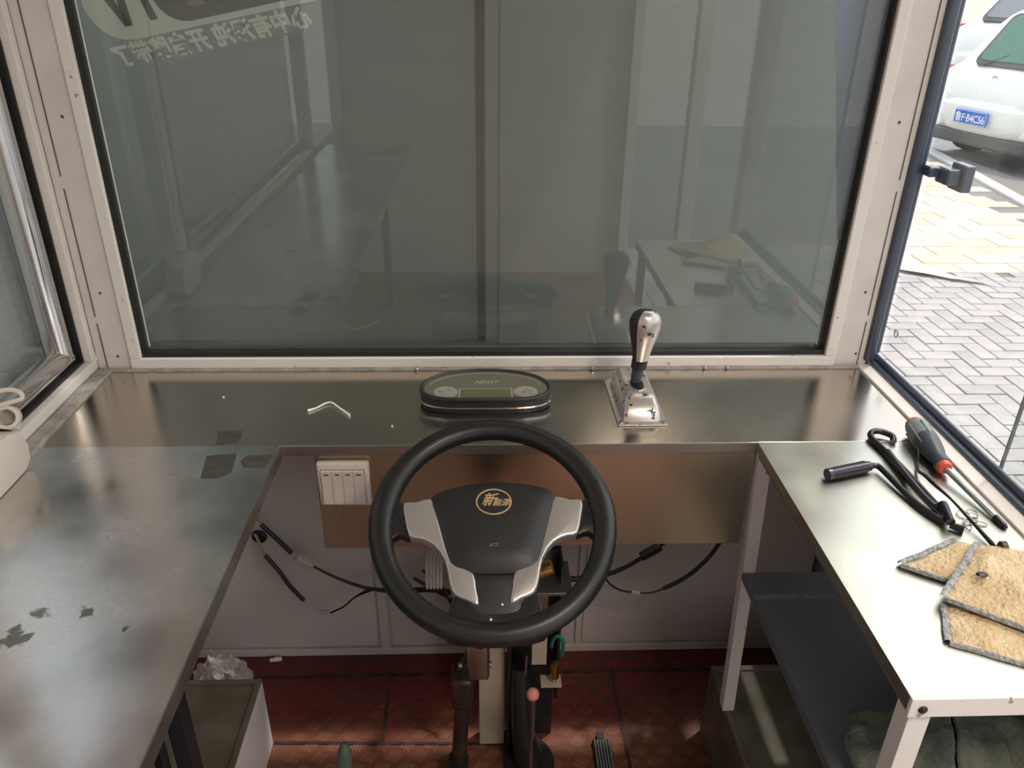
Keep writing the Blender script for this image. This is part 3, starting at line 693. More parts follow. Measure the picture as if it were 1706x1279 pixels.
# light switch
sw = empty('light_switch', (-.225, 1.074, .728), 'white four-gang rocker switch plate on the fascia, left of the steering wheel', 'switch')
MB().box((-.2665, 1.062, .687), (-.1835, 1.0738, .770), bevel=.004).build('plate', 'switch_white', sw, smooth=50)
MB().box((-.2600, 1.0605, .6925), (-.1900, 1.063, .7580), bevel=.001).build('inner_frame', 'sealant', sw)
for k in range(4):
    x = -.2588+k*.0170
    rk = MB()
    rk.prism([(1.0625, .6935), (1.0565, .6950), (1.0590, .7260), (1.0575, .7560), (1.0625, .7570)], x, x+.0163, mtx=Matrix(((0, 0, 1, 0), (1, 0, 0, 0), (0, 1, 0, 0), (0, 0, 0, 1))))
    ro = rk.build('rocker', 'switch_white', sw)
    sub(MB().box((x+.0045, 1.0568, .7495), (x+.0120, 1.0580, .7515)), 'indicator_mark', 'mark_dark', ro)

# ------------------------------------------------------------------ gauge
gg = empty('gauge_cluster', (0.004, 1.20, .8), 'black oval instrument cluster with a blank display lying on the steel dashboard', 'gauge')
def gauge_outline(sx=1.0, sy=1.0):
    pts = []
    sg = lambda v, e: math.copysign(abs(v)**e, v)
    for k in range(56):
        a = 2*math.pi*k/56-math.pi/2
        c_, s_ = math.cos(a), math.sin(a)
        pts.append((.112*sg(c_, .92), .060*abs(s_)**1.0-.004) if s_ >= 0 else (.112*sg(c_, .50), -.004-.040*abs(s_)**.80))
    return [(x*sx, y*sy) for x, y in pts]
G = Matrix.Translation((.0035, 1.208, .8078)) @ Matrix.Rotation(R(5), 4, 'X')
MB().prism(gauge_outline(), .004, .022, mtx=G, bevel=.004).build('housing', 'black_plastic', gg, smooth=50)
MB().prism(gauge_outline(1.015, 1.02), .006, .0085, mtx=G).build('trim_line', 'chrome', gg)
MB().prism(gauge_outline(1.0, 1.0), -.0035, .004, mtx=G).build('base', 'rubber', gg)
rim = gauge_outline(.975, .955)
MB().tube([G @ Vector((x, y, .0225)) for x, y in rim], .0042, 8, closed=True).build('bezel', 'black_plastic', gg, smooth=60)
MB().prism(gauge_outline(.96, .93), .0215, .0232, mtx=G).build('lens', 'lens', gg)
MB().tube([G @ Vector((x, y, .0232)) for x, y in gauge_outline(.86, .78)[15:42]], .0007, 5).build('arc_line', 'lens_grey', gg)
MB().box((-.046, -.040, .0230), (.046, -.006, .0236), mtx=G).build('display_border', 'lens_grey', gg)
MB().box((-.043, -.037, .0232), (.043, -.0085, .0240), mtx=G).build('display', 'lens_screen', gg)
for sx in (-1, 1):
    dd = MB().lathe([(0, .0241), (.0205, .0241), (.021, .0231), (.021, .022)], 28, G @ Matrix.Translation((sx*.068, -.018, 0)), sx=1, sy=.82).build('dial_patch', 'lens_grey', gg)
    mb = MB()
    for k in range(7):
        a = random.uniform(0, 6.28); rr_ = random.uniform(.004, .014)
        mb.box((-.0025, -.0008, .0240), (.0025, .0008, .0243), mtx=G @ Matrix.Translation((sx*.068+rr_*math.cos(a), -.018+rr_*.8*math.sin(a), 0)) @ Matrix.Rotation(a, 4, 'Z'))
    sub(mb, 'dial_marks', 'lens_screen', dd)
mb = MB(); mb.merge(text_mesh('NEVAT', .0125, .0003, shear=.45, offset=.0004), G @ Matrix.Translation((0, .012, .0238))); mb.build('lettering', 'lens_grey', gg)

# ------------------------------------------------------------------ gear shifter
gs = empty('gear_shifter', (.262, 1.20, .8), 'chipped chrome gear shifter with a chrome-and-black knob on the dashboard', 'shifter')
MB().box((.2215, 1.118, .8003), (.3035, 1.290, .8035), bevel=.001).build('base_plate', 'pitted', gs)
def rr4(x0, x1, y0, y1, z, rad=.006, n=3):
    out = []
    for (cx_, cy_, a0) in ((x1-rad, y0+rad, -90), (x1-rad, y1-rad, 0), (x0+rad, y1-rad, 90), (x0+rad, y0+rad, 180)):
        for k in range(n+1):
            a = R(a0+90*k/n); out.append(Vector((cx_+rad*math.cos(a), cy_+rad*math.sin(a), z)))
    return out
hs = MB().loft([rr4(.231, .294, 1.128, 1.280, .803), rr4(.233, .292, 1.134, 1.278, .818), rr4(.237, .289, 1.150, 1.276, .832, .008), rr4(.243, .284, 1.162, 1.268, .838, .008)])
hs.build('housing', 'pitted', gs, smooth=35)
MB().tube([Vector((.263+.011*math.cos(a), 1.196+.024*math.sin(a), .8385)) for a in [2*math.pi*k/24 for k in range(24)]], .0014, 6, closed=True).build('slot_rim', 'chrome', gs, smooth=60)
MB().lathe([(0, .0003), (.0105, .0003), (.0105, 0)], 24, Matrix.Translation((.263, 1.196, .8382)), sx=1, sy=2.2).build('slot', 'black_metal', gs)
for (x, y) in ((.2265, 1.283), (.2265, 1.126), (.2985, 1.126), (.2985, 1.283)):
    sc_ = MB().lathe([(0, .0026), (.0035, .0022), (.0045, 0)], 12, Matrix.Translation((x, y, .8035))).build('screw', 'bare_metal', gs)
tp = Vector((.2705, 1.205, .970))
MB().tube([(.262, 1.205, .8385), (.263, 1.206, .848), (.2655, 1.206, .868)], [.008, .0095, .0105], 16).build('stick_sleeve', 'grip_dark', gs, smooth=60)
A = (tp-Vector((.2655, 1.206, .866))); Lk = A.length
Az = A.normalized(); Ay = Az.cross(Vector((1, 0, 0))).normalized(); Ax = Ay.cross(Az).normalized()
KM = Matrix(((Ax.x, Ay.x, Az.x, .2655), (Ax.y, Ay.y, Az.y, 1.206), (Ax.z, Ay.z, Az.z, .866), (0, 0, 0, 1)))
prof = [(0, 0), (.0115, 0), (.0118, .012), (.0125, .018), (.0165, .040), (.0215, .062), (.0245, .078), (.0242, .089), (.021, .098), (.0145, .1035), (.006, .1055), (0, .106)]
kb = MB().lathe(prof, 32, KM, sx=1.08, sy=.85).build('knob', 'black_plastic', gs, smooth=50)
prof2 = [(.0128, .015), (.0170, .040), (.0222, .062), (.0250, .078), (.0247, .089), (.0214, .0985), (.0150, .1042), (.008, .1062)]
mb = MB(); bb = bmesh.new(); ringl = []
for (rr_, z) in prof2:
    ringl.append([bb.verts.new(KM @ Vector((rr_*1.09*math.cos(R(a)), rr_*.86*math.sin(R(a)), z))) for a in range(-126, -15, 8)])
for a, c in zip(ringl[:-1], ringl[1:]):
    for k in range(len(a)-1): bb.faces.new((a[k], a[k+1], c[k+1], c[k]))
mb.merge(bb)
fp_ = mb.build('knob_face', 'pitted', gs, smooth=60)
MB().tube([KM @ Vector((0, 0, .0)), KM @ Vector((0, 0, .013))], .0135, 20).build('collar', 'black_plastic', gs, smooth=50)

# ------------------------------------------------------------------ steering wheel
HUB = Vector((.0125, .900, .770)); EL = R(63)
nrm = Vector((0, -math.cos(EL), math.sin(EL))); vv_ = Vector((0, math.sin(EL), math.cos(EL))); uu = Vector((1, 0, 0))
SW = Matrix(((uu.x, vv_.x, nrm.x, HUB.x), (uu.y, vv_.y, nrm.y, HUB.y), (uu.z, vv_.z, nrm.z, HUB.z), (0, 0, 0, 1)))
st = empty('steering_wheel', HUB, 'black steering wheel with silver spokes and a gold-ringed oval emblem', 'steering wheel')
RR, rt_ = .1575, .0160
TI = Matrix.Translation(-HUB) @ SW
mb = MB(); rad = []
N = 96; pts = []
for k in range(N):
    a = 2*math.pi*k/N
    pts.append(Vector((RR*math.cos(a), RR*math.sin(a), 0)))
    d = abs(((math.degrees(a)-15+180) % 360)-180); e = abs(((math.degrees(a)-165+180) % 360)-180)
    rad.append(rt_+.0022*math.exp(-(min(d, e)/22)**2))
mb.tube(pts, rad, 20, closed=True, mtx=TI)
mb.build('rim', 'rim_leather', st, smooth=80, inv=Matrix.Identity(4))
def wp(x, y): # photo-measured outline, pixels about the hub
    k = .173/206; return ((x-821)*k, -(y-888)*k/.925)
def spline(P, n=4, closed=True):
    out = []; N_ = len(P)
    for i in range(N_):
        p0, p1, p2, p3 = [Vector(P[(i+j) % N_]) for j in (-1, 0, 1, 2)]
        for k in range(n):
            t = k/n; out.append(.5*((2*p1)+(-p0+p2)*t+(2*p0-5*p1+4*p2-p3)*t*t+(-p0+3*p1-3*p2+p3)*t**3))
    return [(v.x, v.y) for v in out]
def inflate(poly, z0, z1, bulge, rings=5, mtx=None, edge=.35):
    """solid with a softly domed top made of inset rings"""
    c = Vector((sum(p[0] for p in poly)/len(poly), sum(p[1] for p in poly)/len(poly)))
    R_ = [[Vector((p[0], p[1], z0)) for p in poly], [Vector((p[0], p[1], z1)) for p in poly]]
    for i in range(1, rings+1):
        t = i/rings; s_ = 1-t*.97
        R_.append([Vector((c.x+(p[0]-c.x)*s_, c.y+(p[1]-c.y)*s_, z1+bulge*math.sin(math.pi/2*t)**edge if t > 0 else z1)) for p in poly])
    m_ = MB(); m_.loft(R_, mtx=mtx); return m_
pad = spline([wp(*p) for p in ((716, 846), (768, 825), (823, 819), (880, 823), (926, 841), (912, 893), (896, 950), (870, 968), (822, 972), (778, 968), (752, 952), (733, 896))], 4)
inflate(pad, -.016, .006, .012, mtx=TI).build('hub_pad', 'pad_plastic', st, smooth=50, inv=Matrix.Identity(4))
def prism_part(px, z0, z1, name, m, bev=.003, sp=3, par=st):
    poly = [wp(*p) for p in px]
    if sp: poly = spline(poly, sp)
    return MB().prism(poly, z0, z1, mtx=TI, bevel=bev).build(name, m, par, smooth=40, inv=Matrix.Identity(4))
prism_part(((752, 952), (790, 968), (822, 971), (858, 968), (894, 952), (880, 985), (868, 1012), (858, 1030), (822, 1034), (790, 1030), (775, 1008), (765, 985)), -.020, .004, 'lower_stem', 'black_plastic')
L_sp = ((669, 853), (690, 852), (716, 846), (726, 872), (736, 905), (752, 953), (772, 962), (789, 972), (793, 995), (797, 1020), (779, 1012), (759, 1004), (750, 985), (742, 950), (722, 924), (700, 914), (682, 910), (673, 880))
R_sp = tuple((1643-x, y-2) for x, y in L_sp)
for P in (L_sp, R_sp):
    poly = spline([wp(*p) for p in P], 2)
    if P is R_sp: poly = poly[::-1]
    MB().prism(poly, -.010, .0075, mtx=TI, bevel=.0035, seg=3).build('spoke', 'silver', st, smooth=40, inv=Matrix.Identity(4))
for P in (((628, 842), (650, 845), (669, 853), (674, 880), (683, 911), (664, 906), (640, 925), (622, 915), (620, 870)),):
    prism_part(P, -.013, .004, 'rim_joint', 'rim_leather')
    prism_part([(1643-x, y-2) for x, y in P][::-1], -.013, .004, 'rim_joint', 'rim_leather')
prism_part(((758, 1004), (778, 1012), (800, 1022), (822, 1026), (846, 1022), (866, 1010), (890, 1000), (900, 1040), (898, 1066), (822, 1075), (748, 1066), (748, 1035)), -.014, .0035, 'rim_joint', 'rim_leather')
def zpad(mb): return mb
EMx = TI @ Matrix.Translation((*wp(822, 860), .0165))
em = MB().lathe([(0, .0022), (.0235, .0018), (.0242, 0), (.0242, -.004)], 40, EMx, sx=1.0, sy=.80).build('emblem', 'black_plastic', st, inv=Matrix.Identity(4))
MB().tube([EMx @ Vector((.0243*math.cos(a), .0243*.80*math.sin(a), .0018)) for a in [2*math.pi*k/48 for k in range(48)]], .0012, 6, closed=True).build('emblem_ring', 'gold', em, smooth=60, inv=Matrix.Identity(4))
mb = MB(); mb.merge(text_mesh('\u65b0', .0215, .0004, shear=.3, offset=.0002), EMx @ Matrix.Translation((-.0065, .0015, .0026)))
mb.merge(text_mesh('\u80fd\u6e90', .0118, .0004, shear=.3, offset=.0001), EMx @ Matrix.Translation((.0105, -.0022, .0026)))
mb.build('emblem_lettering', 'gold', em, inv=Matrix.Identity(4))
mb = MB(); mb.merge(text_mesh('ACC', .0065, .0003), TI @ Matrix.Translation((*wp(822, 932), .0185))); mb.build('small_mark', 'lens_grey', st, inv=Matrix.Identity(4))
for (x, y) in ((815, 1040), (833, 1018), (850, 1010)):
    MB().lathe([(0, .002), (.0022, .0014), (.003, 0)], 10, TI @ Matrix.Translation((*wp(x, y), .004))).build('screw', 'bare_metal', st, inv=Matrix.Identity(4))

# ------------------------------------------------------------------ steering column
sc0 = empty('steering_column', (.0, .98, 0), 'dark greasy steering column with a universal joint, running from the wheel down to the red floor', 'column')
MB().tube([SW @ Vector((0, 0, -.014)), SW @ Vector((0, 0, -.05)), SW @ Vector((0, -.002, -.11))], [.052, .045, .034], 24).build('shroud', 'black_plastic', sc0, smooth=40)
for k in range(5):
    MB().tube([(-.058-.0052*k, .93, .715-.002*k), (-.064-.0052*k, .925, .690), (-.066-.0052*k, .925, .64), (-.066-.0052*k, .93, .628)], [.0026, .0026, .0026, .0018], 6, smooth=3).build('ribbon_wire', 'clear_plastic', sc0, smooth=60)
MB().tube([Vector((.05, .94, .70)), Vector((.11, .93, .735)), Vector((.165, .915, .755))], [.012, .010, .014], 12, smooth=4).build('stalk_switch', 'black_plastic', sc0, smooth=60)
MB().lathe([(0, -.02), (.012, -.02), (.013, .0), (.011, .02), (0, .02)], 16, Matrix.Translation((.083, .93, .66)) @ Matrix.Rotation(R(70), 4, 'Y')).build('ignition_lock', 'brass', sc0, smooth=40)
MB().tube([Vector((.012, .935, .68)), Vector((-.008, 1.04, .41))], .017, 16).build('upper_shaft', 'rust_dark', sc0, smooth=60)
MB().box((-.032, 1.025, .325), (.008, 1.065, .42), bevel=.006).build('upper_yoke', 'bare_metal', sc0, smooth=50)
MB().tube([(-.014, 1.05, .37), (-.040, 1.05, .30)], [.020, .022], 14).build('universal_joint', 'rust_dark', sc0, smooth=60)
MB().box((-.062, 1.022, .255), (-.022, 1.072, .325), bevel=.007).build('lower_yoke', 'rust_dark', sc0, smooth=50)
MB().tube([(-.038, 1.05, .29), (-.046, 1.06, .19), (-.056, 1.06, .0)], [.013, .0145, .0155], 16).build('lower_shaft', 'rust_dark', sc0, smooth=60)
MB().tube([(-.053, 1.06, .075), (-.056, 1.06, .02)], .021, 16).build('shaft_collar', 'black_metal', sc0, smooth=60)
MB().lathe([(0, -.030), (.006, -.030), (.006, .030), (0, .030)], 10, Matrix.Translation((-.018, 1.045, .345)) @ Matrix.Rotation(R(90), 4, 'Y')).build('joint_bolt', 'bare_metal', sc0, smooth=50)
cpost = MB().box((-.013, 1.150, .0), (.040, 1.185, .56), bevel=.003).build('column_support_post', 'cream_paint')
tag(cpost, 'cream-painted upright post standing on the red floor behind the steering shaft', 'post')

# pedal bracket assembly
pb = empty('pedal_bracket', (.085, 1.08, 0), 'black pedal bracket with brake cylinder, green wire and bare metal fittings under the wheel', 'bracket')
MB().box((.045, 1.125, .0), (.052, 1.19, .50), bevel=.002).build('side_plate', 'black_metal', pb)
MB().box((.140, 1.125, .16), (.146, 1.19, .50), bevel=.002).build('side_plate', 'black_metal', pb)
MB().box((.050, 1.175, .0), (.142, 1.19, .50), bevel=.002).build('back_plate', 'black_metal', pb)
MB().box((.040, 1.10, .455), (.160, 1.19, .462), bevel=.001).build('top_plate', 'bare_metal', pb)
MB().tube([(.07, 1.13, .25), (.075, 1.10, .12), (.09, 1.09, .03)], [.018, .022, .03], 16, smooth=4).build('pedal_arm', 'black_metal', pb, smooth=60)
MB().lathe([(0, 0), (.052, 0), (.056, .008), (.052, .016), (0, .02)], 28, Matrix.Translation((.09, 1.10, .0)), sx=.95, sy=1.1).build('pedal_pad', 'black_metal', pb, smooth=50)
MB().box((.088, 1.085, .300), (.116, 1.088, .375), bevel=.001).build('bracket_tab', 'cream_paint', pb)
MB().box((.106, 1.07, .255), (.146, 1.10, .258), bevel=.0008).build('bracket_shelf', 'cream_paint', pb)
MB().lathe([(0, 0), (.009, 0), (.0095, .004), (.0085, .010), (.0095, .016), (.0085, .022), (.0095, .028), (.0085, .036), (0, .038)], 16, Matrix.Translation((.132, 1.085, .268))).build('brass_cylinder', 'brass', pb, smooth=40)
MB().lathe([(0, -.012), (.005, -.012), (.006, 0), (.004, .003), (0, .003)], 10, Matrix.Translation((.132, 1.085, .262))).build('hex_nut', 'bare_metal', pb)
MB().tube([(.126, 1.10, .33), (.128, 1.09, .36), (.138, 1.085, .372), (.146, 1.085, .355), (.145, 1.09, .318)], .0035, 8, smooth=5).build('green_wire', 'green_wire', pb, smooth=60)
MB().tube([(.088, 1.12, .455), (.086, 1.11, .41), (.087, 1.11, .36)], .0028, 8).build('return_rod', 'bare_metal', pb)
MB().tube([(.064, 1.12, .46), (.066, 1.12, .44)], .005, 8).build('hex_nut', 'bare_metal', pb)
MB().box((.098, 1.12, .40), (.120, 1.135, .44), bevel=.003).build('clevis', 'bare_metal', pb)
MB().lathe([(0, -.008), (.008, -.008), (.008, .008), (0, .008)], 12, Matrix.Translation((.062, 1.115, .355)) @ Matrix.Rotation(R(90), 4, 'X')).build('pivot_nut', 'bare_metal', pb, smooth=50)
MB().tube([(.080, 1.10, .31), (.078, 1.095, .26)], .0022, 8).build('return_rod', 'bare_metal', pb)

# hand lever with a pink ball
hv = empty('hand_lever', (.086, .98, 0), 'thin bare-metal lever with a salmon-pink ball knob in front of the pedal bracket', 'lever')
MB().tube([(.0865, 1.0, .312), (.087, .998, .22), (.0855, 1.0, .18), (.088, 1.01, .0)], [.0045, .004, .003, .004], 10, smooth=3).build('rod', 'bare_metal', hv, smooth=60)
MB().lathe([(0, -.0125), (.006, -.011), (.0105, -.006), (.012, 0), (.0105, .006), (.006, .011), (0, .0125)], 20, Matrix.Translation((.0850, 1.0, .318))).build('ball_knob', 'pink', hv, smooth=60)

# floor pedal
fpd = empty('floor_pedal', (.247, 1.11, 0), 'ribbed grey accelerator pedal on the dark red floor right of the bracket', 'pedal')
MB().box((.228, 1.03, .004), (.266, 1.150, .012), bevel=.003).build('pedal_plate', 'black_plastic', fpd)
for k in range(6):
    MB().box((.2305+k*.0060, 1.035, .012), (.2338+k*.0060, 1.145, .0155), bevel=.001).build('rib', 'grip_grey', fpd)
MB().box((.240, 1.148, .0), (.254, 1.166, .012)).build('hinge', 'black_metal', fpd)

# parking lever tip lower left
pk = empty('parking_lever', (-.262, .95, 0), 'grey-green gripped lever end sticking up left of the steering shaft', 'lever')
MB().tube([(-.262, .96, .0), (-.260, .955, .09)], .007, 10).build('shaft', 'black_metal', pk)
MB().lathe([(0, 0), (.013, .002), (.0155, .04), (.0150, .10), (.012, .150), (.007, .168), (0, .172)], 20, Matrix.Translation((-.260, .955, .085)) @ Matrix.Rotation(R(4), 4, 'Y')).build('grip', 'lever_green', pk, smooth=50)

# ------------------------------------------------------------------ cables
c1 = empty('wire_harness', (-.3, 1.36, 0), 'dark wire with milky white plug connector strung across the wall left of the wheel', 'cable')
MB().tube([(-.50, 1.38, .475), (-.468, 1.355, .432)], .0025, 8).build('bare_lead', 'lens_grey', c1)
MB().tube([(-.468, 1.355, .432), (-.437, 1.352, .394), (-.412, 1.35, .360)], .0050, 10, smooth=3).build('sheath', 'cable', c1, smooth=60)
MB().box((-.020, -.010, -.009), (.022, .010, .009), Matrix.Translation((-.388, 1.35, .337)) @ Matrix.Rotation(R(38), 4, 'Y'), bevel=.003).build('plug_connector', 'clear_plastic', c1)
MB().tube([(-.372, 1.35, .325), (-.330, 1.352, .293), (-.290, 1.353, .270), (-.248, 1.352, .256), (-.190, 1.35, .250), (-.12, 1.34, .262), (-.05, 1.30, .285)], [.0025, .003, .0035, .004, .006, .006, .006], 8, smooth=4).build('wire', 'cable', c1, smooth=60)
c2 = empty('wire_harness', (-.4, 1.36, 0), 'tan-ended dark brown wire hanging in a low curve on the wall left of the wheel', 'cable')
MB().tube([(-.500, 1.40, .372), (-.470, 1.36, .345)], .0032, 8).build('tan_lead', 'yellow_wire', c2)
MB().tube([(-.472, 1.36, .347), (-.445, 1.352, .310), (-.425, 1.35, .268), (-.400, 1.35, .228)], .0048, 10, smooth=4).build('sheath', 'cable_brown', c2, smooth=60)
MB().tube([(-.400, 1.35, .228), (-.385, 1.35, .205), (-.372, 1.35, .193)], .0022, 8, smooth=3).build('pale_lead', 'clear_plastic', c2)
MB().tube([(-.372, 1.35, .193), (-.348, 1.35, .190)], .0062, 10).build('splice_sleeve', 'clear_plastic', c2)
MB().tube([(-.345, 1.35, .190), (-.315, 1.35, .207), (-.290, 1.35, .232), (-.262, 1.35, .252), (-.242, 1.35, .258)], .0022, 8, smooth=4).build('wire', 'cable', c2, smooth=60)
MB().tube([(-.292, 1.351, .230), (-.270, 1.352, .242), (-.245, 1.352, .252)], .0016, 8, smooth=4).build('wire', 'cable', c2, smooth=60)
c3 = empty('wire_harness', (.25, 1.33, 0), 'black wire with plug rising from behind the wheel up to the fascia on the right', 'cable')
MB().tube([(.06, 1.30, .325), (.131, 1.30, .322), (.214, 1.30, .322), (.262, 1.30, .333), (.300, 1.30, .352), (.330, 1.30, .375)], [.006, .006, .006, .005, .0045, .0045], 8, smooth=4).build('wire', 'cable', c3, smooth=60)
MB().box((-.024, -.008, -.008), (.024, .008, .008), Matrix.Translation((.348, 1.30, .392)) @ Matrix.Rotation(R(-36), 4, 'Y'), bevel=.003).build('plug_connector', 'cable', c3)
MB().tube([(.365, 1.30, .405), (.385, 1.28, .45), (.39, 1.20, .60)], .003, 8, smooth=4).build('wire', 'cable', c3, smooth=60)
c4 = empty('wire_harness', (.38, 1.33, 0), 'sagging wire with a small splice on the dark wall right of the wheel', 'cable')
MB().tube([(.255, 1.30, .328), (.268, 1.30, .306), (.292, 1.30, .288), (.318, 1.30, .282)], .0022, 8, smooth=4).build('wire', 'cable', c4, smooth=60)
MB().tube([(.316, 1.30, .284), (.334, 1.30, .279)], .0045, 8).build('splice_sleeve', 'clear_plastic', c4)
MB().tube([(.334, 1.30, .279), (.360, 1.30, .280), (.384, 1.30, .290)], .0022, 8, smooth=4).build('wire', 'cable_brown', c4, smooth=60)
MB().tube([(.384, 1.30, .290), (.425, 1.30, .317), (.460, 1.30, .355), (.489, 1.30, .408), (.50, 1.25, .55)], .0045, 8, smooth=4).build('sheath', 'cable', c4, smooth=60)
c5 = empty('wire_harness', (.05, 1.2, 0), 'short black wires looping inside the wheel behind the silver spokes', 'cable')
MB().tube([(-.150, 1.30, .33), (-.10, 1.29, .30), (-.04, 1.27, .275), (.0, 1.25, .27)], .0035, 8, smooth=4).build('wire', 'cable', c5, smooth=60)
MB().tube([(-.13, 1.30, .35), (-.09, 1.29, .315), (-.07, 1.28, .27)], .003, 8, smooth=4).build('wire', 'cable', c5, smooth=60)
MB().tube([(.10, 1.25, .26), (.14, 1.27, .27), (.19, 1.29, .30), (.22, 1.30, .33)], .0035, 8, smooth=4).build('wire', 'cable', c5, smooth=60)

# ------------------------------------------------------------------ tools on the right table
Z0 = .8003
w = empty('socket_wrench', (.58, .90, Z0), 'black bent-handled socket wrench with a ribbed socket end lying on the right table', 'wrench')
MB().tube([(.5055, .957, Z0+.0095), (.5110, .9585, Z0+.0095), (.5120, .9588, Z0+.0095), (.5720, .977, Z0+.0095), (.5790, .979, Z0+.0095)], [.0088, .0092, .0082, .0082, .0075], 14).build('socket', 'tool_purple', w, smooth=40)
rb = MB()
for k in range(8):
    a = 2*math.pi*k/8; off = Vector((-.27*math.sin(a)*.0082, .96*math.sin(a)*.0082, math.cos(a)*.0082))
    rb.tube([Vector((.515, .9597, Z0+.0095))+off, Vector((.573, .9775, Z0+.0095))+off], .0011, 5)
rb.build('socket_ribs', 'tool_black', w)
MB().tube([(.578, .979, Z0+.0095), (.588, .9795, Z0+.0095), (.594, .970, Z0+.009), (.603, .905, Z0+.006), (.612, .868, Z0+.0055), (.624, .842, Z0+.0055)], .0046, 12, smooth=5).build('handle', 'tool_black', w, smooth=60)
w = empty('hook_bar', (.64, .95, Z0), 'black steel bar with a hooked end lying between the wrench and the screwdriver', 'tool')
MB().tube([(.6535, 1.057, Z0+.004), (.656, 1.070, Z0+.0075), (.640, 1.082, Z0+.009), (.626, 1.078, Z0+.008), (.6215, 1.064, Z0+.006), (.6245, 1.035, Z0+.006), (.6290, .97, Z0+.006), (.6310, .905, Z0+.006), (.6330, .862, Z0+.006)], .0050, 12, smooth=5).build('bar', 'tool_black', w, smooth=60)
MB().tube([(.626, 1.02, Z0+.010), (.6220, .96, Z0+.0105), (.6190, .90, Z0+.0125), (.6195, .868, Z0+.015)], .0042, 10, smooth=4).build('second_rod', 'tool_purple', w, smooth=60)
MB().tube([(.636, .879, Z0+.012), (.6355, .872, Z0+.010), (.626, .842, Z0+.013), (.6250, .836, Z0+.012)], [.0062, .0070, .0058, .0062], 12).build('cross_pin', 'tool_black', w, smooth=50)
MB().tube([(.627, .838, Z0+.006), (.640, .827, Z0+.006)], [.0045, .006], 10).build('end_knob', 'tool_black', w, smooth=50)
w = empty('twisted_rod', (.65, .9, Z0), 'thin twisted dark rod with a bent tip running under the brown rag', 'rod')
pts = [(.676, 1.030, Z0+.016), (.664, 1.000, Z0+.010), (.650, .972, Z0+.006), (.645, .945, Z0+.0145), (.6435, .915, Z0+.018), (.648, .880, Z0+.018), (.657, .840, Z0+.010), (.662, .800, Z0+.005), (.664, .770, Z0+.004)]
MB().tube(pts, [.0028, .0016, .0022, .0030, .0028, .0018, .0022, .0032, .0022], 6, smooth=5).build('rod_body', 'tool_black', w, smooth=60)

sd_ = empty('screwdriver', (.70, .98, Z0), 'large screwdriver with grey-and-red grip lying along the right window sill', 'screwdriver')
a0 = Vector((.698, 1.088, Z0+.0195)); a1 = Vector((.686, .965, Z0+.0135)); ax = (a1-a0); Lh = ax.length
SM = Matrix.Translation(a0) @ ax.to_track_quat('Z', 'X').to_matrix().to_4x4()
def gl(prof, name, m, n=24):
    return MB().lathe(prof, n, SM).build(name, m, sd_, smooth=50)
gl([(0, -.004), (.008, -.003), (.0135, .001), (.0155, .006), (.0150, .010)], 'butt_cap', 'grip_red')
gl([(.0150, .006), (.0165, .010), (.0178, .026), (.0182, .045), (.0170, .052), (0, .052)], 'rear_grip', 'grip_grey')
gl([(.0174, .045), (.0184, .049), (.0178, .066), (.0155, .083), (.0120, .097), (.0105, .105), (.0125, .112), (.0125, .117), (0, .117)], 'front_grip', 'grip_dark')
gl([(.0108, .115), (.0115, .121), (.0090, Lh+.002), (0, Lh+.003)], 'front_collar', 'grip_red')
for k in range(6):
    a = 2*math.pi*k/6
    MB().tube([SM @ Vector((.0182*math.cos(a), .0182*math.sin(a), z)) if z < .05 else SM @ Vector(((.0182-(z-.05)*.09)*math.cos(a), (.0182-(z-.05)*.09)*math.sin(a), z)) for z in (.018, .035, .05, .068)], .0014, 6).build('grip_rib', 'grip_grey', sd_)
tipv = Vector((.702, .838, Z0+.0032))
MB().tube([a1-ax.normalized()*.004, a1+(tipv-a1)*.9, tipv], [.0046, .0042, .0040], 12).build('blade', 'chrome', sd_, smooth=60)
MB().tube([a1+(tipv-a1)*.86, tipv, tipv+(tipv-a1).normalized()*.004], [.0047, .0047, .003], 12).build('tip', 'tool_black', sd_, smooth=60)

ky = empty('clip_bundle', (.665, .855, Z0), 'small bundle of wire rings and clips beside the hook bar end', 'clips')
for (x, y, rx, ry, an) in ((.662, .866, .0085, .0085, 0), (.675, .868, .0085, .0080, 20), (.664, .852, .014, .0052, 25), (.656, .843, .012, .0045, 60), (.672, .846, .010, .004, -20)):
    MB().tube([Vector((x, y, Z0+.002))+Matrix.Rotation(R(an), 3, 'Z') @ Vector((rx*math.cos(t), ry*math.sin(t), .001*math.sin(t))) for t in [2*math.pi*k/20 for k in range(20)]], .0008, 6, closed=True).build('ring', 'bare_metal', ky, smooth=60)
tb_ = empty('white_tube', (.69, .78, Z0), 'white plastic tube with a grey cap poking out behind the brown rag', 'tube')
MB().tube([(.6665, .781, Z0+.0105), (.713, .772, Z0+.0105)], .0100, 20).build('tube_body', 'white_scrap', tb_, smooth=50)
MB().tube([(.6610, .782, Z0+.0105), (.6670, .7809, Z0+.0105)], [.0096, .0104], 20).build('cap', 'rust_dark', tb_, smooth=50)

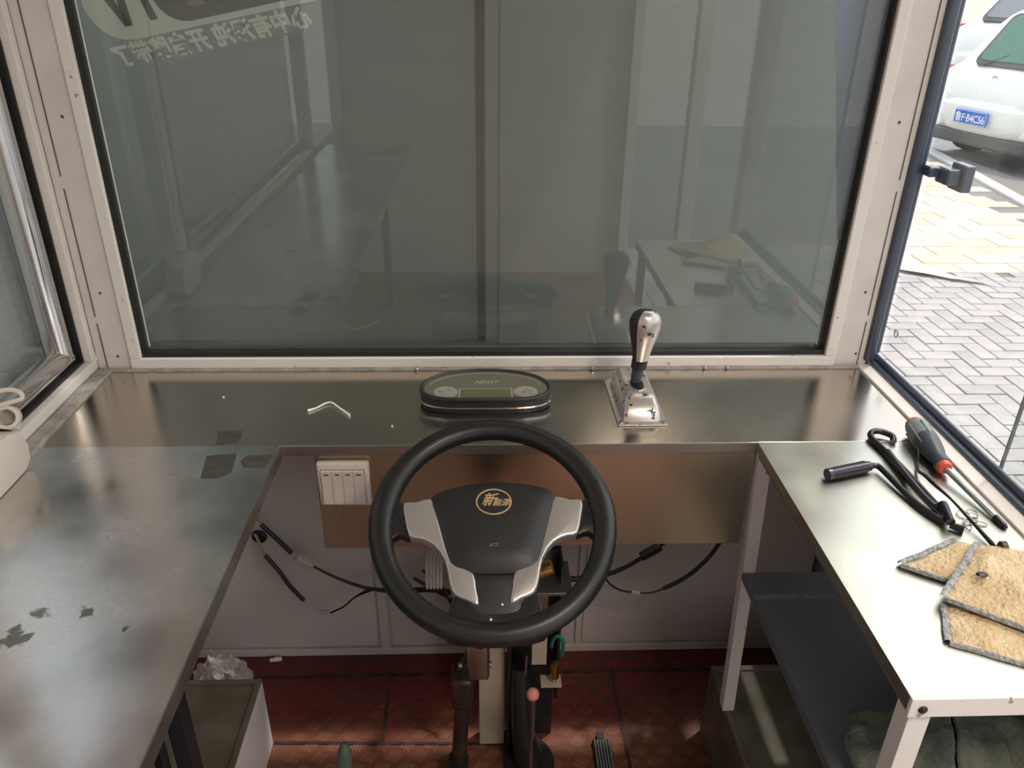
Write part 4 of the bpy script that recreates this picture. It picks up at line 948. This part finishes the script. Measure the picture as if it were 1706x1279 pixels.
# rag: three folded fleece layers with stitched edging
rg = empty('fleece_rag', (.62, .69, Z0), 'folded tan fleece rag with grey stitched edges on the right table', 'rag')
def cloth_patch(C4, z, name, seed, hump=.006, thick=.006, n=26):
    a, b_, c, d = [Vector((*p, 0)) for p in C4]   # a-b back edge, d-c front edge
    bm_ = bmesh.new(); g = []
    for j in range(n+1):
        row = []
        for i in range(n+1):
            s_, t = i/n, j/n
            p = (a*(1-s_)+b_*s_)*(1-t)+(d*(1-s_)+c*s_)*t
            q = Vector((p.x*22+seed, p.y*22, seed))
            edge = min(s_, 1-s_, t, 1-t)
            ef = min(1, edge*7)
            h = hump*(.5+noise.noise(q)+.4*noise.noise(q*2.3))*ef+.0016*noise.noise(q*9)*ef
            row.append(bm_.verts.new((p.x+.002*noise.noise(q*1.5+Vector((5, 0, 0))), p.y+.002*noise.noise(q*1.5+Vector((0, 7, 0))), z+thick*(.45+.55*ef)+max(h, -.002))))
        g.append(row)
    for j in range(n):
        for i in range(n): bm_.faces.new((g[j][i], g[j][i+1], g[j+1][i+1], g[j+1][i]))
    edges = {'back': [v.co.copy() for v in g[0]], 'front': [v.co.copy() for v in g[-1]], 'left': [r_[0].co.copy() for r_ in g], 'right': [r_[-1].co.copy() for r_ in g]}
    bmesh.ops.recalc_face_normals(bm_, faces=bm_.faces)
    if g[0][0].link_faces[0].normal.z < 0: bmesh.ops.reverse_faces(bm_, faces=bm_.faces)
    mb_ = MB(); mb_.merge(bm_); o_ = mb_.build(name, 'fleece', rg, smooth=80)
    so_ = o_.modifiers.new('t', 'SOLIDIFY'); so_.thickness = thick*.5; so_.offset = -1
    return o_, edges
def edging(o_, pts, w=.0055, off=(0, 0)):
    mb_ = MB(); b_ = bmesh.new(); up = Vector((0, 0, 1)); L1 = []; 
    for i, p in enumerate(pts):
        d = (pts[min(i+1, len(pts)-1)]-pts[max(i-1, 0)]).normalized(); s_ = d.cross(up).normalized()
        L1.append([b_.verts.new(p+s_*w*.2+up*-.0035), b_.verts.new(p+s_*w*.25+up*.0020), b_.verts.new(p-s_*w*.35+up*.0034), b_.verts.new(p-s_*w+up*.0022), b_.verts.new(p-s_*w+up*-.0020)])
    for a, c in zip(L1[:-1], L1[1:]):
        for k in range(4): b_.faces.new((a[k], a[k+1], c[k+1], c[k]))
    bmesh.ops.recalc_face_normals(b_, faces=b_.faces)
    b_.transform(Matrix.Translation(-rg.location)); me_ = bpy.data.meshes.new('edging'); b_.to_mesh(me_); b_.free()
    return link('stitched_edging', me_, 'edging', o_, 60)
A_, eA = cloth_patch([(.540, .688), (.700, .700), (.700, .540), (.516, .632)], Z0, 'bottom_fold', 1.3, .004)
edging(A_, eA['left'][::-1]); edging(A_, eA['front'][::-1], .003)
B_, eB = cloth_patch([(.619, .806), (.711, .770), (.705, .640), (.523, .760)], Z0+.002, 'left_fold', 4.1, .007)
edging(B_, eB['left'][::-1]); edging(B_, eB['front'][::-1], .003)
C_, eC = cloth_patch([(.634, .786), (.711, .774), (.709, .560), (.537, .690)], Z0+.0115, 'top_fold', 8.7, .009)
edging(C_, eC['left'][::-1]); edging(C_, eC['front'][::-1], .003)
MB().lathe([(0, .0016), (.0035, .0016), (.0055, .001), (.006, 0)], 16, Matrix.Translation((.594, .715, Z0+.0265)), sx=1.25, sy=.8).build('rivet_eyelet', 'tool_black', rg, smooth=50)

# cloth on the lower shelf
def drape(path_l, path_r, name, m, parent, seed, amp=.01, n=24, k=18, thick=.004):
    bm_ = bmesh.new(); g = []
    def samp(P, t):
        t *= len(P)-1; i = min(int(t), len(P)-2); return Vector(P[i]).lerp(Vector(P[i+1]), t-i)
    for j in range(n+1):
        row = []
        for i in range(k+1):
            p = samp(path_l, j/n).lerp(samp(path_r, j/n), i/k)
            q = p*26+Vector((seed, seed, 0))
            row.append(bm_.verts.new(p+Vector((noise.noise(q), noise.noise(q+Vector((9, 0, 0))), noise.noise(q*1.4+Vector((0, 9, 0)))))*amp))
        g.append(row)
    for j in range(n):
        for i in range(k): bm_.faces.new((g[j][i], g[j][i+1], g[j+1][i+1], g[j+1][i]))
    mb_ = MB(); mb_.merge(bm_); o_ = mb_.build(name, m, parent, smooth=80)
    so_ = o_.modifiers.new('t', 'SOLIDIFY'); so_.thickness = thick; return o_
oc = empty('work_trousers', (.57, .66, .5445), 'crumpled olive-grey work clothes heaped on the lower shelf of the right table', 'clothes')
drape([(.505, .735, .555), (.482, .700, .572), (.470, .665, .560), (.462, .62, .553)], [(.60, .745, .565), (.590, .705, .640), (.58, .65, .635), (.57, .61, .560)], 'cloth_layer', 'olive', oc, 2.0, .012)
MB().tube([(.478, .690, .562), (.486, .700, .576), (.500, .704, .574), (.506, .690, .564), (.498, .668, .562)], [.007, .009, .009, .008, .007], 10, smooth=4).build('cloth_roll', 'olive', oc, smooth=60)
drape([(.60, .745, .555), (.590, .700, .640), (.585, .65, .60), (.58, .61, .565)], [(.73, .745, .565), (.72, .700, .600), (.70, .65, .575), (.68, .61, .555)], 'cloth_layer', 'olive', oc, 5.0, .012)
ol = empty('green_rag', (.59, .60, .5445), 'yellow-green rag tucked in front of the olive clothes beside the table leg', 'rag')
drape([(.508, .620, .560), (.510, .600, .575), (.512, .580, .560)], [(.575, .622, .585), (.57, .60, .600), (.565, .578, .565)], 'rag_body', 'olive_light', ol, 7.0, .010)

# ------------------------------------------------------------------ small things on the left and dash
def scrap(poly, name, m, label, cat, group=None, z=.8002, t=.0004):
    cx_ = sum(p[0] for p in poly)/len(poly); cy_ = sum(p[1] for p in poly)/len(poly)
    o_ = MB().prism(poly, z, z+t).build(name, m, origin=(cx_, cy_, z)); return tag(o_, label, cat, group)
scrap([(-.423, 1.037), (-.379, 1.042), (-.372, .990), (-.388, .975), (-.413, .975)], 'tape_scrap', 'tape', 'larger dark tape scrap with a curved corner on the left counter', 'tape', z=.8012)
scrap([(-.364, 1.036), (-.323, 1.039), (-.326, 1.002), (-.359, 1.003), (-.368, 1.02)], 'tape_scrap', 'tape', 'dark tape scrap at the right edge of the left counter', 'tape', z=.8012)
scrap([(-.430, 1.113), (-.391, 1.114), (-.385, 1.094), (-.386, 1.076), (-.420, 1.072), (-.424, 1.10)], 'tape_scrap', 'tape', 'dark tape scrap on the dashboard just behind the left counter seam', 'tape', z=.8000)
ct = MB().tube([(-.297, 1.176, .8022), (-.285, 1.184, .8022), (-.265, 1.204, .803), (-.245, 1.184, .8022), (-.225, 1.160, .8022)], [.0028, .0016, .0016, .0018, .0024], 8, smooth=3).build('bent_wire_scrap', 'white_scrap', origin=(-.26, 1.18, .80), smooth=60)
tag(ct, 'small bent off-white wire scrap lying on the dashboard left of the gauge', 'scrap')
for (x, y, lb) in ((-.453, 1.229, 'tiny white crumb on the dashboard near the left corner post'), (-.150, 1.124, 'tiny white crumb on the dashboard just above the steering wheel')):
    o_ = MB().lathe([(0, 0), (.0022, .0004), (.0018, .0016), (0, .002)], 8, Matrix.Translation((x, y, .8001))).build('crumb', 'white_scrap', origin=(x, y, .8001)); tag(o_, lb, 'crumb')
pp = MB().tube([(-.512, 1.392, .005), (-.497, 1.394, .006), (-.485, 1.396, .005)], [.004, .006, .0045], 7).build('paper_scrap', 'white_scrap', origin=(-.497, 1.394, .0)); tag(pp, 'small white paper scrap at the foot of the front wall', 'scrap')

# plastic bag behind the housing
b = bmesh.new(); bmesh.ops.create_icosphere(b, subdivisions=5, radius=1)
for v in b.verts:
    d = v.co.normalized(); n_ = noise.noise(d*2.3)*.28+abs(noise.noise(d*5))*.22-.1+noise.noise(d*11)*.05
    rr_ = 1+n_; v.co = Vector((d.x*.058*rr_, d.y*.045*rr_, d.z*.086*rr_))
mb = MB(); mb.merge(b, Matrix.Translation((-.563, 1.235, .105)))
zmin = min(v.co.z for v in mb.bm.verts)
for v in mb.bm.verts: v.co.z -= zmin-.001
bg_ = mb.build('plastic_bag', 'milky', origin=(-.563, 1.235, 0), smooth=25); tag(bg_, 'crumpled translucent plastic bag behind the left wheel housing', 'bag')

# white plastic holder at the left edge
hd_ = empty('plastic_holder', (-.69, .98, .80), 'rust-spotted white plastic holder with loops and rings at the left window sill', 'holder')
prof_ = [(.900, .8015), (1.000, .8015), (1.018, .812), (1.022, .835), (1.012, .862), (.985, .872), (.90, .880)]
MB().prism(prof_, -.716, -.672, mtx=Matrix(((0, 0, 1, 0), (1, 0, 0, 0), (0, 1, 0, 0), (0, 0, 0, 1))), bevel=.004, top_only=False).build('body', 'holder', hd_, smooth=40)
MB().lathe([(.012, -.010), (.017, -.010), (.017, .010), (.012, .010), (.012, -.010)], 24, Matrix.Translation((-.690, 1.020, .880)) @ Matrix.Rotation(R(62), 4, 'X') @ Matrix.Rotation(R(20), 4, 'Y')).build('ring_collar', 'holder', hd_, smooth=40)
MB().lathe([(.004, -.005), (.007, -.005), (.007, .005), (.004, .005), (.004, -.005)], 16, Matrix.Translation((-.690, 1.027, .862)) @ Matrix.Rotation(R(60), 4, 'X')).build('small_ring', 'holder', hd_, smooth=40)
MB().lathe([(.004, -.005), (.007, -.005), (.007, .005), (.004, .005), (.004, -.005)], 16, Matrix.Translation((-.706, 1.015, .908)) @ Matrix.Rotation(R(70), 4, 'X')).build('small_ring', 'holder', hd_, smooth=40)
MB().tube([(-.706, 1.01, .905), (-.700, 1.022, .918), (-.682, 1.030, .920), (-.668, 1.030, .915), (-.667, 1.028, .907), (-.680, 1.022, .904), (-.700, 1.012, .902)], .0034, 10, smooth=5, closed=True).build('loop', 'holder', hd_, smooth=60)
MB().tube([(-.712, .99, .870), (-.710, 1.00, .905), (-.708, 1.008, .925), (-.698, 1.000, .915), (-.700, .990, .880)], .0045, 10, smooth=5).build('curled_arm', 'holder', hd_, smooth=60)
